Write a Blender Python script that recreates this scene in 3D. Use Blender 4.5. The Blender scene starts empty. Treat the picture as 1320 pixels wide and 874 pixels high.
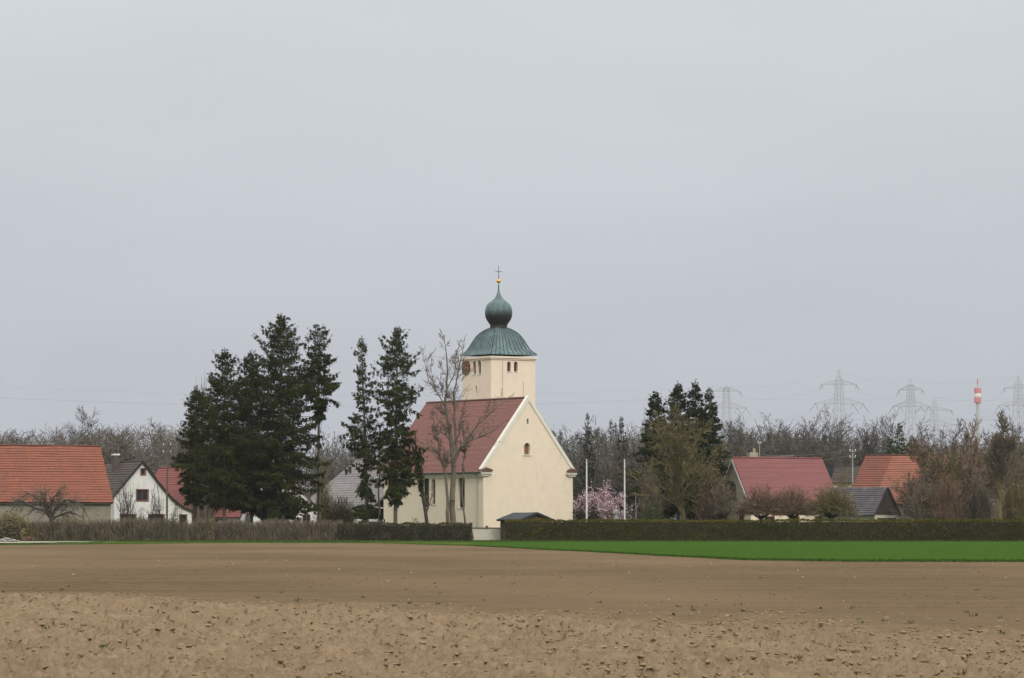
import bpy, math, random
import numpy as np
from mathutils import Vector, Matrix
from mathutils.geometry import tessellate_polygon

R = math.radians
scene = bpy.context.scene
col = scene.collection

# ------------------------------------------------------------------ camera
F, CX, CY, EYE = 4700.0, 660.0, 437.0, 1.64          # focal length and centre in photo pixels, eye height in metres
PITCH = math.atan2(677.0 - CY, F)
cam_data = bpy.data.cameras.new('camera')
cam = bpy.data.objects.new('camera', cam_data)
col.objects.link(cam)
cam.location = (0, 0, EYE)
cam.rotation_euler = (math.pi / 2 + PITCH, 0, 0)
cam_data.sensor_width = 36.0
cam_data.lens = 36.0 * F / 1320.0
cam_data.clip_start = 0.5
cam_data.clip_end = 20000
scene.camera = cam

# ------------------------------------------------------------------ sky and sun (thin overcast, soft sun from behind right)
SUN_AZ, SUN_EL = R(20), R(38)                          # azimuth from the -Y axis towards +X
sun_dir = Vector((math.sin(SUN_AZ) * math.cos(SUN_EL), -math.cos(SUN_AZ) * math.cos(SUN_EL), math.sin(SUN_EL)))
world = bpy.data.worlds.new('World')
scene.world = world
world.use_nodes = True
wn, wl = world.node_tree.nodes, world.node_tree.links
for n in list(wn):
    wn.remove(n)
w_out = wn.new('ShaderNodeOutputWorld')
w_bg = wn.new('ShaderNodeBackground')
w_sky = wn.new('ShaderNodeTexSky')
w_sky.sky_type = 'NISHITA'
w_sky.sun_disc = False
w_sky.sun_elevation = SUN_EL
w_sky.sun_rotation = math.pi - SUN_AZ
w_co = wn.new('ShaderNodeTexCoord')
w_sep = wn.new('ShaderNodeSeparateXYZ')
wl.new(w_co.outputs['Generated'], w_sep.inputs[0])
w_cl = wn.new('ShaderNodeClamp')
wl.new(w_sep.outputs['Z'], w_cl.inputs['Value'])
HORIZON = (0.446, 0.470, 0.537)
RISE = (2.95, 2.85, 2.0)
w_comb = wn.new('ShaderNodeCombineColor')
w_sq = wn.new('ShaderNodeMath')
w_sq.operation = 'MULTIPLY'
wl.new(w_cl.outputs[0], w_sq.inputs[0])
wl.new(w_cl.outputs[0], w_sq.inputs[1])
for i, ch in enumerate(('Red', 'Green', 'Blue')):      # overcast sky brightens upwards; added squared term lifts the unseen zenith to light walls
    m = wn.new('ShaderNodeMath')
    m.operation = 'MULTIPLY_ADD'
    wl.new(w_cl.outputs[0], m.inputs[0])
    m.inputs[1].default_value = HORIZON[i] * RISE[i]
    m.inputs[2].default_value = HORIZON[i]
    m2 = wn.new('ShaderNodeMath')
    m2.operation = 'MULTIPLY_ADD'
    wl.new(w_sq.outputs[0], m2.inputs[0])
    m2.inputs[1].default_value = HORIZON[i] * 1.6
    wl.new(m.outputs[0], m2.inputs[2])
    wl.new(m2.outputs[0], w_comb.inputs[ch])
w_map = wn.new('ShaderNodeMapping')
w_map.inputs['Scale'].default_value = (2.2, 2.2, 9.0)
wl.new(w_co.outputs['Generated'], w_map.inputs[0])
w_noise = wn.new('ShaderNodeTexNoise')
w_noise.inputs['Scale'].default_value = 1.6
w_noise.inputs['Detail'].default_value = 5
w_noise.inputs['Roughness'].default_value = 0.55
wl.new(w_map.outputs[0], w_noise.inputs['Vector'])
w_mr = wn.new('ShaderNodeMapRange')
w_mr.inputs['To Min'].default_value = 0.925
w_mr.inputs['To Max'].default_value = 1.075
w_mr.inputs['From Min'].default_value = 0.25
w_mr.inputs['From Max'].default_value = 0.75
wl.new(w_noise.outputs['Fac'], w_mr.inputs['Value'])
w_mul = wn.new('ShaderNodeMix')
w_mul.data_type = 'RGBA'
w_mul.blend_type = 'MULTIPLY'
w_mul.inputs['Factor'].default_value = 1.0
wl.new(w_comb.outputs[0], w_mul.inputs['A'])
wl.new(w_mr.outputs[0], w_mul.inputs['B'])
w_sc = wn.new('ShaderNodeVectorMath')
w_sc.operation = 'SCALE'
w_sc.inputs['Scale'].default_value = 0.07
wl.new(w_sky.outputs[0], w_sc.inputs[0])
w_mix = wn.new('ShaderNodeMix')
w_mix.data_type = 'RGBA'
w_mix.inputs['Factor'].default_value = 0.05            # a little clear sky through the cloud sheet
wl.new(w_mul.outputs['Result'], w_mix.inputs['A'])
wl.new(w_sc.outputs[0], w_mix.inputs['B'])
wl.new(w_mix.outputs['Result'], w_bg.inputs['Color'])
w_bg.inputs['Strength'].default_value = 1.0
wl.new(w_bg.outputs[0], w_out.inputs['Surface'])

sun_data = bpy.data.lights.new('sun', 'SUN')
sun_data.energy = 1.5
sun_data.angle = R(16)
sun_data.color = (1.0, 0.94, 0.85)
sun = bpy.data.objects.new('sun', sun_data)
col.objects.link(sun)
sun.rotation_euler = (-sun_dir).to_track_quat('-Z', 'Y').to_euler()
sun.location = (60, -60, 80)

scene.view_settings.view_transform = 'Standard'
scene.view_settings.look = 'None'
scene.view_settings.exposure = 0.0
scene.view_settings.gamma = 1.0
scene.view_settings.use_curve_mapping = False
scene.cycles.max_bounces = 6
scene.cycles.diffuse_bounces = 3
scene.cycles.transparent_max_bounces = 8
scene.cycles.volume_bounces = 0
scene.cycles.use_denoising = True
scene.cycles.denoising_prefilter = 'ACCURATE'

# ------------------------------------------------------------------ helpers
CP, SP = math.cos(PITCH), math.sin(PITCH)


def ray(x, y):
    a, b = x - CX, CY - y
    return Vector((a, F * CP - b * SP, F * SP + b * CP))


def pt(x, y, Y):
    """the place seen at photo pixel (x, y) at Y metres from the camera"""
    r = ray(x, y)
    k = Y / r.y
    return Vector((r.x * k, Y, EYE + r.z * k))


def gx(x, Y):
    return pt(x, 690, Y).x


def hz(y, Y):
    return pt(CX, y, Y).z


def on_plane(x, y, O, n):
    r = ray(x, y)
    c = Vector((0, 0, EYE))
    return c + r * ((Vector(O) - c).dot(n) / r.dot(n))


def tag(o, label=None, cat=None, group=None, kind=None):
    if label:
        o['label'] = label
    if cat:
        o['category'] = cat
    if group:
        o['group'] = group
    if kind:
        o['kind'] = kind
    return o


def thing(name, label, cat, loc=(0, 0, 0), group=None):
    o = bpy.data.objects.new(name, None)
    o.empty_display_size = 0.2
    o.location = loc
    col.objects.link(o)
    return tag(o, label, cat, group)


def root_loc(p):
    v = Vector((0, 0, 0))
    while p is not None:
        v += Vector(p.location)
        p = p.parent
    return v


def link(name, me, m, parent=None):
    o = bpy.data.objects.new(name, me)
    if m is not None:
        if isinstance(m, (list, tuple)):
            for q in m:
                me.materials.append(q)
        else:
            me.materials.append(m)
    col.objects.link(o)
    if parent is not None:
        o.parent = parent
    return o


def np_mesh(name, V, Q, shift=None, smooth=False, mat_idx=None):
    V = np.asarray(V, dtype=np.float64)
    Q = np.asarray(Q, dtype=np.int32)
    if shift is not None:
        V = V - np.array(shift)
    me = bpy.data.meshes.new(name)
    k = Q.shape[1]
    me.vertices.add(len(V))
    me.vertices.foreach_set('co', V.astype(np.float32).ravel())
    me.loops.add(Q.size)
    me.loops.foreach_set('vertex_index', Q.ravel())
    me.polygons.add(len(Q))
    me.polygons.foreach_set('loop_start', np.arange(0, Q.size, k, dtype=np.int32))
    me.polygons.foreach_set('loop_total', np.full(len(Q), k, dtype=np.int32))
    if mat_idx is not None:
        me.polygons.foreach_set('material_index', np.asarray(mat_idx, dtype=np.int32))
    me.polygons.foreach_set('use_smooth', np.full(len(Q), smooth, dtype=bool))
    me.update(calc_edges=True)
    me.validate()
    return me


class MB:
    """collects polygons in world coordinates, then links them as one mesh"""

    def __init__(self):
        self.v, self.f, self.uv = [], [], []

    def poly(self, pts, uv=None):
        b = len(self.v)
        self.v += [tuple(p) for p in pts]
        self.f.append(list(range(b, b + len(pts))))
        self.uv.append(uv if uv else [(0, 0)] * len(pts))

    def box(self, O, u, v, w, U, V, W):
        """a box spanning the ranges U, V, W (pairs) along the axes u, v, w from O"""
        O = Vector(O)
        c = [[[O + u * U[i] + v * V[j] + w * W[k] for k in (0, 1)] for j in (0, 1)] for i in (0, 1)]
        b = len(self.v)
        self.v += [tuple(c[i][j][k]) for i in (0, 1) for j in (0, 1) for k in (0, 1)]
        for q in ((0, 1, 3, 2), (4, 6, 7, 5), (0, 4, 5, 1), (2, 3, 7, 6), (0, 2, 6, 4), (1, 5, 7, 3)):
            self.f.append([b + i for i in q])
            self.uv.append([(0, 0)] * 4)
        return self

    def prism(self, pts, d):
        """extrude the planar polygon pts by the vector d"""
        d = Vector(d)
        b, n = len(self.v), len(pts)
        self.v += [tuple(p) for p in pts] + [tuple(Vector(p) + d) for p in pts]
        nrm = Vector((0, 0, 0))
        for i in range(n):
            nrm += Vector(pts[i]).cross(Vector(pts[(i + 1) % n]))
        flip = nrm.dot(d) > 0
        caps = [list(range(n)), list(range(2 * n - 1, n - 1, -1))]
        if flip:
            caps = [c[::-1] for c in caps]
        for c in caps:
            self.f.append([b + i for i in c])
            self.uv.append([(0, 0)] * n)
        for i in range(n):
            j = (i + 1) % n
            q = [j, i, i + n, j + n]
            if flip:
                q = q[::-1]
            self.f.append([b + k for k in q])
            self.uv.append([(0, 0)] * 4)
        return self

    def tube(self, pts, rad, sides=8, cap=True):
        pts = [Vector(p) for p in pts]
        if not isinstance(rad, (list, tuple)):
            rad = [rad] * len(pts)
        b = len(self.v)
        for i, p in enumerate(pts):
            d = (pts[min(i + 1, len(pts) - 1)] - pts[max(i - 1, 0)]).normalized()
            a = d.orthogonal().normalized() if abs(d.z) < 0.95 else Vector((1, 0, 0))
            a = (a - d * a.dot(d)).normalized()
            c = d.cross(a)
            for k in range(sides):
                t = 2 * math.pi * k / sides
                self.v.append(tuple(p + (a * math.cos(t) + c * math.sin(t)) * rad[i]))
        for i in range(len(pts) - 1):
            for k in range(sides):
                k2 = (k + 1) % sides
                self.f.append([b + i * sides + k, b + i * sides + k2, b + (i + 1) * sides + k2, b + (i + 1) * sides + k])
                self.uv.append([(0, 0)] * 4)
        if cap:
            self.f.append([b + k for k in range(sides)][::-1])
            self.uv.append([(0, 0)] * sides)
            e = b + (len(pts) - 1) * sides
            self.f.append([e + k for k in range(sides)])
            self.uv.append([(0, 0)] * sides)
        return self

    def lathe(self, C, prof, sides=24):
        """profile of (radius, z) pairs turned about a vertical axis through C"""
        return self.tube_rings([[Vector((C[0] + r * math.cos(2 * math.pi * k / sides), C[1] + r * math.sin(2 * math.pi * k / sides), z))
                                 for k in range(sides)] for r, z in prof])

    def tube_rings(self, rings):
        b, s = len(self.v), len(rings[0])
        for r in rings:
            self.v += [tuple(p) for p in r]
        for i in range(len(rings) - 1):
            for k in range(s):
                k2 = (k + 1) % s
                self.f.append([b + i * s + k, b + i * s + k2, b + (i + 1) * s + k2, b + (i + 1) * s + k])
                self.uv.append([(0, 0)] * 4)
        self.f.append([b + k for k in range(s)][::-1])
        self.uv.append([(0, 0)] * s)
        e = b + (len(rings) - 1) * s
        self.f.append([e + k for k in range(s)])
        self.uv.append([(0, 0)] * s)
        return self

    def build(self, name, m, parent=None, smooth=False, uv=False):
        sh = root_loc(parent)
        me = bpy.data.meshes.new(name)
        me.from_pydata([(a - sh.x, b - sh.y, c - sh.z) for a, b, c in self.v], [], self.f)
        if uv:
            lay = me.uv_layers.new(name='UVMap')
            flat = [c for f in self.uv for p in f for c in p]
            lay.data.foreach_set('uv', flat)
        if smooth:
            for p in me.polygons:
                p.use_smooth = True
        me.update()
        return link(name, me, m, parent)


# ------------------------------------------------------------------ materials
def new_mat(name):
    m = bpy.data.materials.new(name)
    m.use_nodes = True
    nt = m.node_tree
    return m, nt, nt.nodes, nt.links, nt.nodes['Principled BSDF']


def noise_node(nt, vec, scale, detail=4, rough=0.55, stretch=(1, 1, 1)):
    mp = nt.nodes.new('ShaderNodeMapping')
    mp.inputs['Scale'].default_value = stretch
    nt.links.new(vec, mp.inputs[0])
    n = nt.nodes.new('ShaderNodeTexNoise')
    n.inputs['Scale'].default_value = scale
    n.inputs['Detail'].default_value = detail
    n.inputs['Roughness'].default_value = rough
    nt.links.new(mp.outputs[0], n.inputs['Vector'])
    return n.outputs['Fac']


def ramp(nt, fac, lo, hi):
    r = nt.nodes.new('ShaderNodeMapRange')
    r.inputs['From Min'].default_value = lo
    r.inputs['From Max'].default_value = hi
    nt.links.new(fac, r.inputs['Value'])
    return r.outputs[0]


def mixc(nt, fac, a, b, mode='MIX'):
    x = nt.nodes.new('ShaderNodeMix')
    x.data_type = 'RGBA'
    x.blend_type = mode
    for sock, val in (('Factor', fac), ('A', a), ('B', b)):
        s = x.inputs[sock]
        if isinstance(val, (int, float)):
            s.default_value = val
        elif isinstance(val, tuple):
            s.default_value = (*val[:3], 1)
        else:
            nt.links.new(val, s)
    return x.outputs['Result']


def matte(nt, bs):
    """leaves and soil have no sheen of their own even at a grazing view"""
    d = nt.nodes.new('ShaderNodeBsdfDiffuse')
    for a, b in (('Base Color', 'Color'), ('Normal', 'Normal')):
        for l in list(bs.inputs[a].links):
            nt.links.new(l.from_socket, d.inputs[b])
    out = [n for n in nt.nodes if n.type == 'OUTPUT_MATERIAL'][0]
    nt.links.new(d.outputs[0], out.inputs['Surface'])
    nt.nodes.remove(bs)


def bump(nt, bs, h, strength, dist):
    b = nt.nodes.new('ShaderNodeBump')
    b.inputs['Strength'].default_value = strength
    b.inputs['Distance'].default_value = dist
    nt.links.new(h, b.inputs['Height'])
    nt.links.new(b.outputs[0], bs.inputs['Normal'])


def plain(name, c1, c2=None, scale=3.0, rough=0.85, stretch=(1, 1, 1), bstr=0.3, bdist=0.02, bscale=None, metal=0.0, lohi=(0.35, 0.65), spec=0.3):
    m, nt, N, L, bs = new_mat(name)
    co = N.new('ShaderNodeTexCoord').outputs['Object']
    c2 = c2 or tuple(c * 0.8 for c in c1)
    n = noise_node(nt, co, scale, 5, 0.6, stretch)
    L.new(mixc(nt, ramp(nt, n, *lohi), c1, c2), bs.inputs['Base Color'])
    bs.inputs['Roughness'].default_value = rough
    bs.inputs['Metallic'].default_value = metal
    bs.inputs['Specular IOR Level'].default_value = spec
    if bstr:
        bump(nt, bs, noise_node(nt, co, bscale or scale * 6, 4, 0.6, stretch), bstr, bdist)
    return m


def plaster(name, c1, stain, amount=0.5, bdist=0.015):
    """rendered wall: patchy paint, rain streaks under edges, dirt that has its own shape"""
    m, nt, N, L, bs = new_mat(name)
    co = N.new('ShaderNodeTexCoord').outputs['Object']
    big = noise_node(nt, co, 0.55, 5, 0.6)
    streak = noise_node(nt, co, 2.2, 4, 0.6, (1, 1, 0.16))
    fine = noise_node(nt, co, 14, 3, 0.6)
    f1 = N.new('ShaderNodeMath')
    f1.operation = 'MULTIPLY'
    L.new(ramp(nt, big, 0.42, 0.72), f1.inputs[0])
    L.new(ramp(nt, streak, 0.45, 0.72), f1.inputs[1])
    f2 = N.new('ShaderNodeMath')
    f2.operation = 'MULTIPLY'
    f2.inputs[1].default_value = amount
    L.new(f1.outputs[0], f2.inputs[0])
    c = mixc(nt, f2.outputs[0], c1, stain)
    c = mixc(nt, ramp(nt, fine, 0.3, 0.7), c, tuple(x * 0.93 for x in (1, 1, 1)), 'MULTIPLY')
    c = mixc(nt, ramp(nt, noise_node(nt, co, 1.3, 3), 0.35, 0.7), c, (0.95, 0.95, 0.94), 'MULTIPLY')
    L.new(c, bs.inputs['Base Color'])
    bs.inputs['Roughness'].default_value = 0.9
    bs.inputs['Specular IOR Level'].default_value = 0.2
    bump(nt, bs, fine, 0.4, bdist)
    return m


def tiles(name, c1, c2, c3, row=0.34, width=0.24, joint=(0.05, 0.03, 0.025), patch=0.35, jw=0.05, vary=0.5):
    """clay tiles: each tile its own tint, weathered patches"""
    m, nt, N, L, bs = new_mat(name)
    uv = N.new('ShaderNodeTexCoord').outputs['UV']
    ob = N.new('ShaderNodeTexCoord').outputs['Object']
    b = N.new('ShaderNodeTexBrick')
    b.offset = 0.0
    b.inputs['Scale'].default_value = 1.0
    b.inputs['Brick Width'].default_value = width
    b.inputs['Row Height'].default_value = row
    b.inputs['Mortar Size'].default_value = jw * width
    b.inputs['Mortar Smooth'].default_value = 0.4
    b.inputs['Bias'].default_value = 0.0
    b.inputs['Color1'].default_value = (*c1, 1)
    b.inputs['Color2'].default_value = (*[a + (b_ - a) * vary * 1.6 for a, b_ in zip(c1, c2)], 1)
    b.inputs['Mortar'].default_value = (*joint, 1)
    L.new(uv, b.inputs['Vector'])
    c = mixc(nt, ramp(nt, noise_node(nt, uv, 0.22, 5, 0.65), 0.4, 0.68), b.outputs['Color'], c2)
    s = N.new('ShaderNodeMath')
    s.operation = 'MULTIPLY'
    s.inputs[1].default_value = patch
    L.new(ramp(nt, noise_node(nt, uv, 0.8, 6, 0.7, (1, 0.5, 1)), 0.48, 0.72), s.inputs[0])
    c = mixc(nt, s.outputs[0], c, c3)
    L.new(c, bs.inputs['Base Color'])
    bs.inputs['Roughness'].default_value = 0.85
    bs.inputs['Specular IOR Level'].default_value = 0.25
    bump(nt, bs, noise_node(nt, uv, 9, 4), 0.4, 0.02)
    return m


def leafy(name, c1, c2, c3=None, scale=1.2, rough=0.7, trans=0.0):
    m, nt, N, L, bs = new_mat(name)
    co = N.new('ShaderNodeTexCoord').outputs['Object']
    c = mixc(nt, ramp(nt, noise_node(nt, co, scale, 3, 0.6), 0.35, 0.65), c1, c2)
    if c3:
        c = mixc(nt, ramp(nt, noise_node(nt, co, scale * 5, 2, 0.5), 0.55, 0.75), c, c3)
    L.new(c, bs.inputs['Base Color'])
    matte(nt, bs)
    return m


M = {}
M['cream'] = plaster('cream_plaster', (0.81, 0.675, 0.54), (0.63, 0.53, 0.42), 0.7)
M['cream_side'] = M['cream']
M['trim'] = plaster('pale_trim_plaster', (0.76, 0.75, 0.725), (0.5, 0.5, 0.48), 0.6)
M['church_trim'] = plaster('cream_white_trim', (0.74, 0.68, 0.605), (0.56, 0.51, 0.45), 0.7)
M['old_white'] = plaster('weathered_white_plaster', (0.74, 0.715, 0.71), (0.42, 0.40, 0.375), 0.9)
M['grey_plaster'] = plaster('greige_barn_plaster', (0.27, 0.235, 0.195), (0.18, 0.155, 0.13), 0.8)
M['wall_white'] = plaster('white_garden_wall_plaster', (0.64, 0.59, 0.51), (0.42, 0.37, 0.31), 0.9)
M['church_tiles'] = tiles('church_red_tiles', (0.200, 0.088, 0.076), (0.176, 0.078, 0.068), (0.150, 0.070, 0.062), 0.17, 0.18, (0.12, 0.04, 0.035), 0.35, 0.04)
M['barn_tiles'] = tiles('orange_barn_tiles', (0.281, 0.094, 0.055), (0.210, 0.072, 0.047), (0.126, 0.063, 0.050), 0.36, 0.26, (0.07, 0.028, 0.022), 0.75, 0.08)
M['brown_tiles'] = tiles('dark_brown_tiles', (0.085, 0.06, 0.055), (0.06, 0.045, 0.042), (0.05, 0.05, 0.04), 0.36, 0.26, (0.03, 0.022, 0.02), 0.5)
M['red_tiles'] = tiles('pinkish_red_tiles', (0.223, 0.074, 0.067), (0.185, 0.063, 0.059), (0.143, 0.057, 0.055), 0.36, 0.26, (0.12, 0.035, 0.03), 0.4)
M['pink_tiles'] = tiles('dusty_red_tiles', (0.197, 0.074, 0.074), (0.172, 0.067, 0.067), (0.143, 0.059, 0.060), 0.33, 0.24, (0.18, 0.055, 0.05), 0.3, 0.03, 0.3)
M['old_tiles'] = tiles('old_dark_red_tiles', (0.218, 0.071, 0.046), (0.160, 0.059, 0.042), (0.076, 0.046, 0.038), 0.36, 0.26, (0.07, 0.03, 0.025), 0.75)
M['new_tiles'] = tiles('newer_orange_tiles', (0.286, 0.105, 0.067), (0.227, 0.088, 0.059), (0.143, 0.076, 0.055), 0.36, 0.26, (0.1, 0.04, 0.03), 0.5)
M['slate'] = tiles('purple_grey_shingles', (0.105, 0.09, 0.10), (0.07, 0.062, 0.072), (0.17, 0.155, 0.165), 0.28, 0.3, (0.045, 0.04, 0.045), 0.7)
M['grey_sheet'] = tiles('grey_fibre_cement_roof', (0.185, 0.165, 0.165), (0.15, 0.135, 0.135), (0.24, 0.215, 0.21), 0.5, 0.5, (0.11, 0.10, 0.10), 0.7)
M['orange_edge'] = plain('orange_verge_tiles', (0.50, 0.16, 0.07), (0.4, 0.13, 0.06), 4)
M['wood_dark'] = plain('dark_brown_boards', (0.075, 0.052, 0.042), (0.045, 0.032, 0.028), 5, stretch=(3, 3, 0.4))
M['wood_shed'] = plain('brown_shed_boards', (0.105, 0.062, 0.045), (0.07, 0.042, 0.032), 5, stretch=(3, 3, 0.4))
M['felt'] = plain('dark_roofing_felt', (0.045, 0.047, 0.055), (0.03, 0.031, 0.036), 3)
M['gutter'] = plain('dark_gutter_metal', (0.08, 0.075, 0.075), None, 5, 0.5, metal=0.3)
M['pipe'] = plain('zinc_downpipe', (0.42, 0.40, 0.37), None, 5, 0.6)
M['frame_brown'] = plain('red_brown_window_frame', (0.20, 0.075, 0.05), None, 6)
M['frame_dark'] = plain('dark_window_frame', (0.05, 0.042, 0.04), None, 6)
M['frame_grey'] = plain('pale_grey_window_frame', (0.38, 0.37, 0.35), None, 6)
M['louvre'] = plain('brown_louvre', (0.13, 0.075, 0.05), (0.09, 0.05, 0.035), 6)
M['niche'] = plain('brown_niche_board', (0.24, 0.13, 0.07), (0.17, 0.09, 0.05), 4)
M['gold'] = plain('gilded_ball', (0.72, 0.42, 0.06), (0.62, 0.34, 0.05), 6, 0.35, metal=0.6, bstr=0)
M['copper_dark'] = plain('dark_copper_seam', (0.05, 0.072, 0.08), (0.03, 0.045, 0.05), 3, 0.6, bstr=0)
M['iron'] = plain('grey_iron', (0.13, 0.13, 0.135), None, 8, 0.6)
M['steel'] = plain('weathered_lattice_steel', (0.40, 0.41, 0.42), None, 1, 0.7, bstr=0)
M['insulator'] = plain('blue_grey_insulator', (0.20, 0.22, 0.26), None, 1, 0.4, bstr=0)
M['concrete'] = plain('grey_concrete', (0.42, 0.42, 0.42), (0.36, 0.36, 0.36), 0.1, bstr=0)
M['tower_red'] = plain('red_mast_paint', (0.60, 0.19, 0.22), (0.52, 0.17, 0.2), 0.2, bstr=0)
M['tower_white'] = plain('white_mast_paint', (0.75, 0.75, 0.72), None, 0.2, bstr=0)
M['pole_white'] = plain('white_flagpole_paint', (0.72, 0.71, 0.70), (0.62, 0.61, 0.60), 2, 0.5, bstr=0)
M['pole_wood'] = plain('weathered_pole_wood', (0.17, 0.13, 0.10), (0.12, 0.09, 0.07), 4, stretch=(3, 3, 0.4))
M['pole_pale'] = plain('pale_pole_wood', (0.34, 0.32, 0.29), (0.26, 0.25, 0.23), 4, stretch=(3, 3, 0.4))
M['stone'] = plain('weathered_grey_stone', (0.42, 0.39, 0.35), (0.28, 0.26, 0.23), 6)
M['van'] = plain('white_van_paint', (0.74, 0.75, 0.77), (0.70, 0.71, 0.73), 1, 0.3, bstr=0, spec=0.5)
M['rubber'] = plain('black_rubber', (0.02, 0.02, 0.02), None, 5)
M['brick'] = plain('sooty_brick', (0.11, 0.085, 0.07), (0.07, 0.055, 0.048), 5)
M['brick_red'] = plain('weathered_red_brown_tile', (0.15, 0.075, 0.06), (0.10, 0.06, 0.05), 5)
M['brick_pale'] = plain('pale_chimney_render', (0.40, 0.35, 0.28), (0.3, 0.26, 0.2), 5)
M['dial'] = plain('red_brown_clock_dial', (0.16, 0.055, 0.04), (0.12, 0.045, 0.035), 3, 0.6, bstr=0)
M['dark'] = plain('painted_opening_darkness', (0.02, 0.018, 0.018), None, 3)  # near-black colour stands in for the darkness inside slits and bell openings
M['spruce'] = leafy('spruce_needles', (0.022, 0.029, 0.009), (0.040, 0.046, 0.012), (0.060, 0.057, 0.016), 0.7)
M['spruce_far'] = leafy('far_spruce_needles', (0.024, 0.034, 0.022), (0.038, 0.045, 0.027), (0.05, 0.05, 0.032), 0.5)
M['fir'] = leafy('fir_needles', (0.019, 0.029, 0.013), (0.034, 0.043, 0.016), (0.048, 0.048, 0.016), 0.7)
M['green_conifer'] = leafy('bright_conifer_needles', (0.035, 0.060, 0.022), (0.055, 0.080, 0.030), None, 1.0)
M['bark'] = plain('grey_brown_bark', (0.135, 0.11, 0.085), (0.08, 0.065, 0.052), 3, stretch=(2, 2, 0.5))
M['bark_grey'] = plain('pale_grey_bark', (0.165, 0.135, 0.098), (0.105, 0.085, 0.062), 2.5, stretch=(2, 2, 0.6))
M['bark_dark'] = plain('dark_bark', (0.07, 0.055, 0.045), (0.045, 0.036, 0.03), 3)
M['bark_olive'] = plain('lichen_olive_bark', (0.155, 0.125, 0.045), (0.095, 0.08, 0.035), 2)
M['twig'] = plain('brown_twigs', (0.169, 0.132, 0.097), (0.115, 0.089, 0.068), 0.8, bstr=0)
M['twig_hedge'] = plain('pale_brown_hedge_twigs', (0.165, 0.128, 0.084), (0.085, 0.070, 0.044), 0.8, bstr=0)
M['twig_olive'] = plain('olive_twigs', (0.155, 0.121, 0.051), (0.101, 0.081, 0.041), 0.8, bstr=0)
M['twig_red'] = plain('reddish_twigs', (0.182, 0.115, 0.074), (0.128, 0.081, 0.057), 0.8, bstr=0)
M['twig_far'] = plain('grey_brown_far_twigs', (0.100, 0.083, 0.070), (0.066, 0.055, 0.046), 0.12, bstr=0)
M['twig_farwarm'] = plain('warm_brown_far_twigs', (0.125, 0.098, 0.078), (0.09, 0.074, 0.06), 0.12, bstr=0)
M['bud_green'] = leafy('yellow_green_buds', (0.13, 0.13, 0.03), (0.17, 0.13, 0.03), None, 2)
M['blossom'] = leafy('pink_blossom', (0.76, 0.57, 0.66), (0.66, 0.45, 0.56), (0.80, 0.68, 0.74), 1.5)
M['hedge_leaf'] = leafy('hedge_foliage', (0.054, 0.060, 0.005), (0.108, 0.092, 0.008), (0.140, 0.116, 0.016), 0.28)
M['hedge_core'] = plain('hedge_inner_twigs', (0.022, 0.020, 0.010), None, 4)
M['hedge2_leaf'] = leafy('brownish_hedge_foliage', (0.055, 0.048, 0.024), (0.075, 0.058, 0.034), (0.045, 0.065, 0.020), 0.35)
M['shrub_green'] = leafy('green_shrub_leaves', (0.035, 0.055, 0.016), (0.055, 0.072, 0.022), None, 1.0)
M['dead_leaf'] = leafy('dry_leaves', (0.20, 0.16, 0.09), (0.15, 0.11, 0.065), None, 1.5)
M['grass'] = leafy('verge_grass', (0.045, 0.080, 0.015), (0.060, 0.092, 0.020), (0.085, 0.094, 0.030), 0.5)
_m, nt, N, L, bs = new_mat('winter_wheat')
co = N.new('ShaderNodeTexCoord').outputs['Object']
c = mixc(nt, ramp(nt, noise_node(nt, co, 1.0, 4, 0.6, (0.03, 0.12, 1)), 0.35, 0.65), (0.034, 0.072, 0.012), (0.043, 0.082, 0.015))
c = mixc(nt, ramp(nt, noise_node(nt, co, 1.0, 3, 0.65, (0.05, 0.9, 1)), 0.48, 0.72), c, (0.028, 0.056, 0.010))
c = mixc(nt, ramp(nt, noise_node(nt, co, 0.5, 5, 0.7, (1, 0.25, 1)), 0.55, 0.78), c, (0.066, 0.092, 0.024))
L.new(c, bs.inputs['Base Color'])
matte(nt, bs)
M['crop'] = _m
M['rubble'] = plain('dusty_rubble', (0.30, 0.28, 0.25), (0.19, 0.17, 0.15), 3)
M['gravel'] = plain('pale_gravel', (0.33, 0.29, 0.24), (0.24, 0.21, 0.17), 3)

_m, nt, N, L, bs = new_mat('window_glass')
bs.inputs['Base Color'].default_value = (0.02, 0.023, 0.028, 1)
bs.inputs['Roughness'].default_value = 0.12
M['glass'] = _m

# copper: green patina with darker run-off streaks; the onion is still brown below its belly
_m, nt, N, L, bs = new_mat('copper_patina')
co = N.new('ShaderNodeTexCoord').outputs['Object']
c = mixc(nt, ramp(nt, noise_node(nt, co, 3.2, 4, 0.6, (1, 1, 0.12)), 0.36, 0.66), (0.098, 0.155, 0.160), (0.042, 0.066, 0.076))
c = mixc(nt, ramp(nt, noise_node(nt, co, 1.1, 4), 0.5, 0.78), c, (0.17, 0.24, 0.23))
L.new(c, bs.inputs['Base Color'])
bs.inputs['Roughness'].default_value = 0.6
M['copper'] = _m
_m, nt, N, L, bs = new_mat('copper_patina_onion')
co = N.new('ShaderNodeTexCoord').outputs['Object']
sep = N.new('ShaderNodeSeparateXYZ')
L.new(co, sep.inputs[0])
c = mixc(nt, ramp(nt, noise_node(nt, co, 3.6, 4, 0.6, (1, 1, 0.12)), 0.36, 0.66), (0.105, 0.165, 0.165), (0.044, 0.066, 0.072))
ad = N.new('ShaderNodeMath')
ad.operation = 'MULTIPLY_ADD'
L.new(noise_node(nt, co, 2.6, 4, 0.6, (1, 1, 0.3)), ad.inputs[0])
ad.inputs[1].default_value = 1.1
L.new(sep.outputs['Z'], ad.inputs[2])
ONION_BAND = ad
M['copper_onion'] = _m
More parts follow.
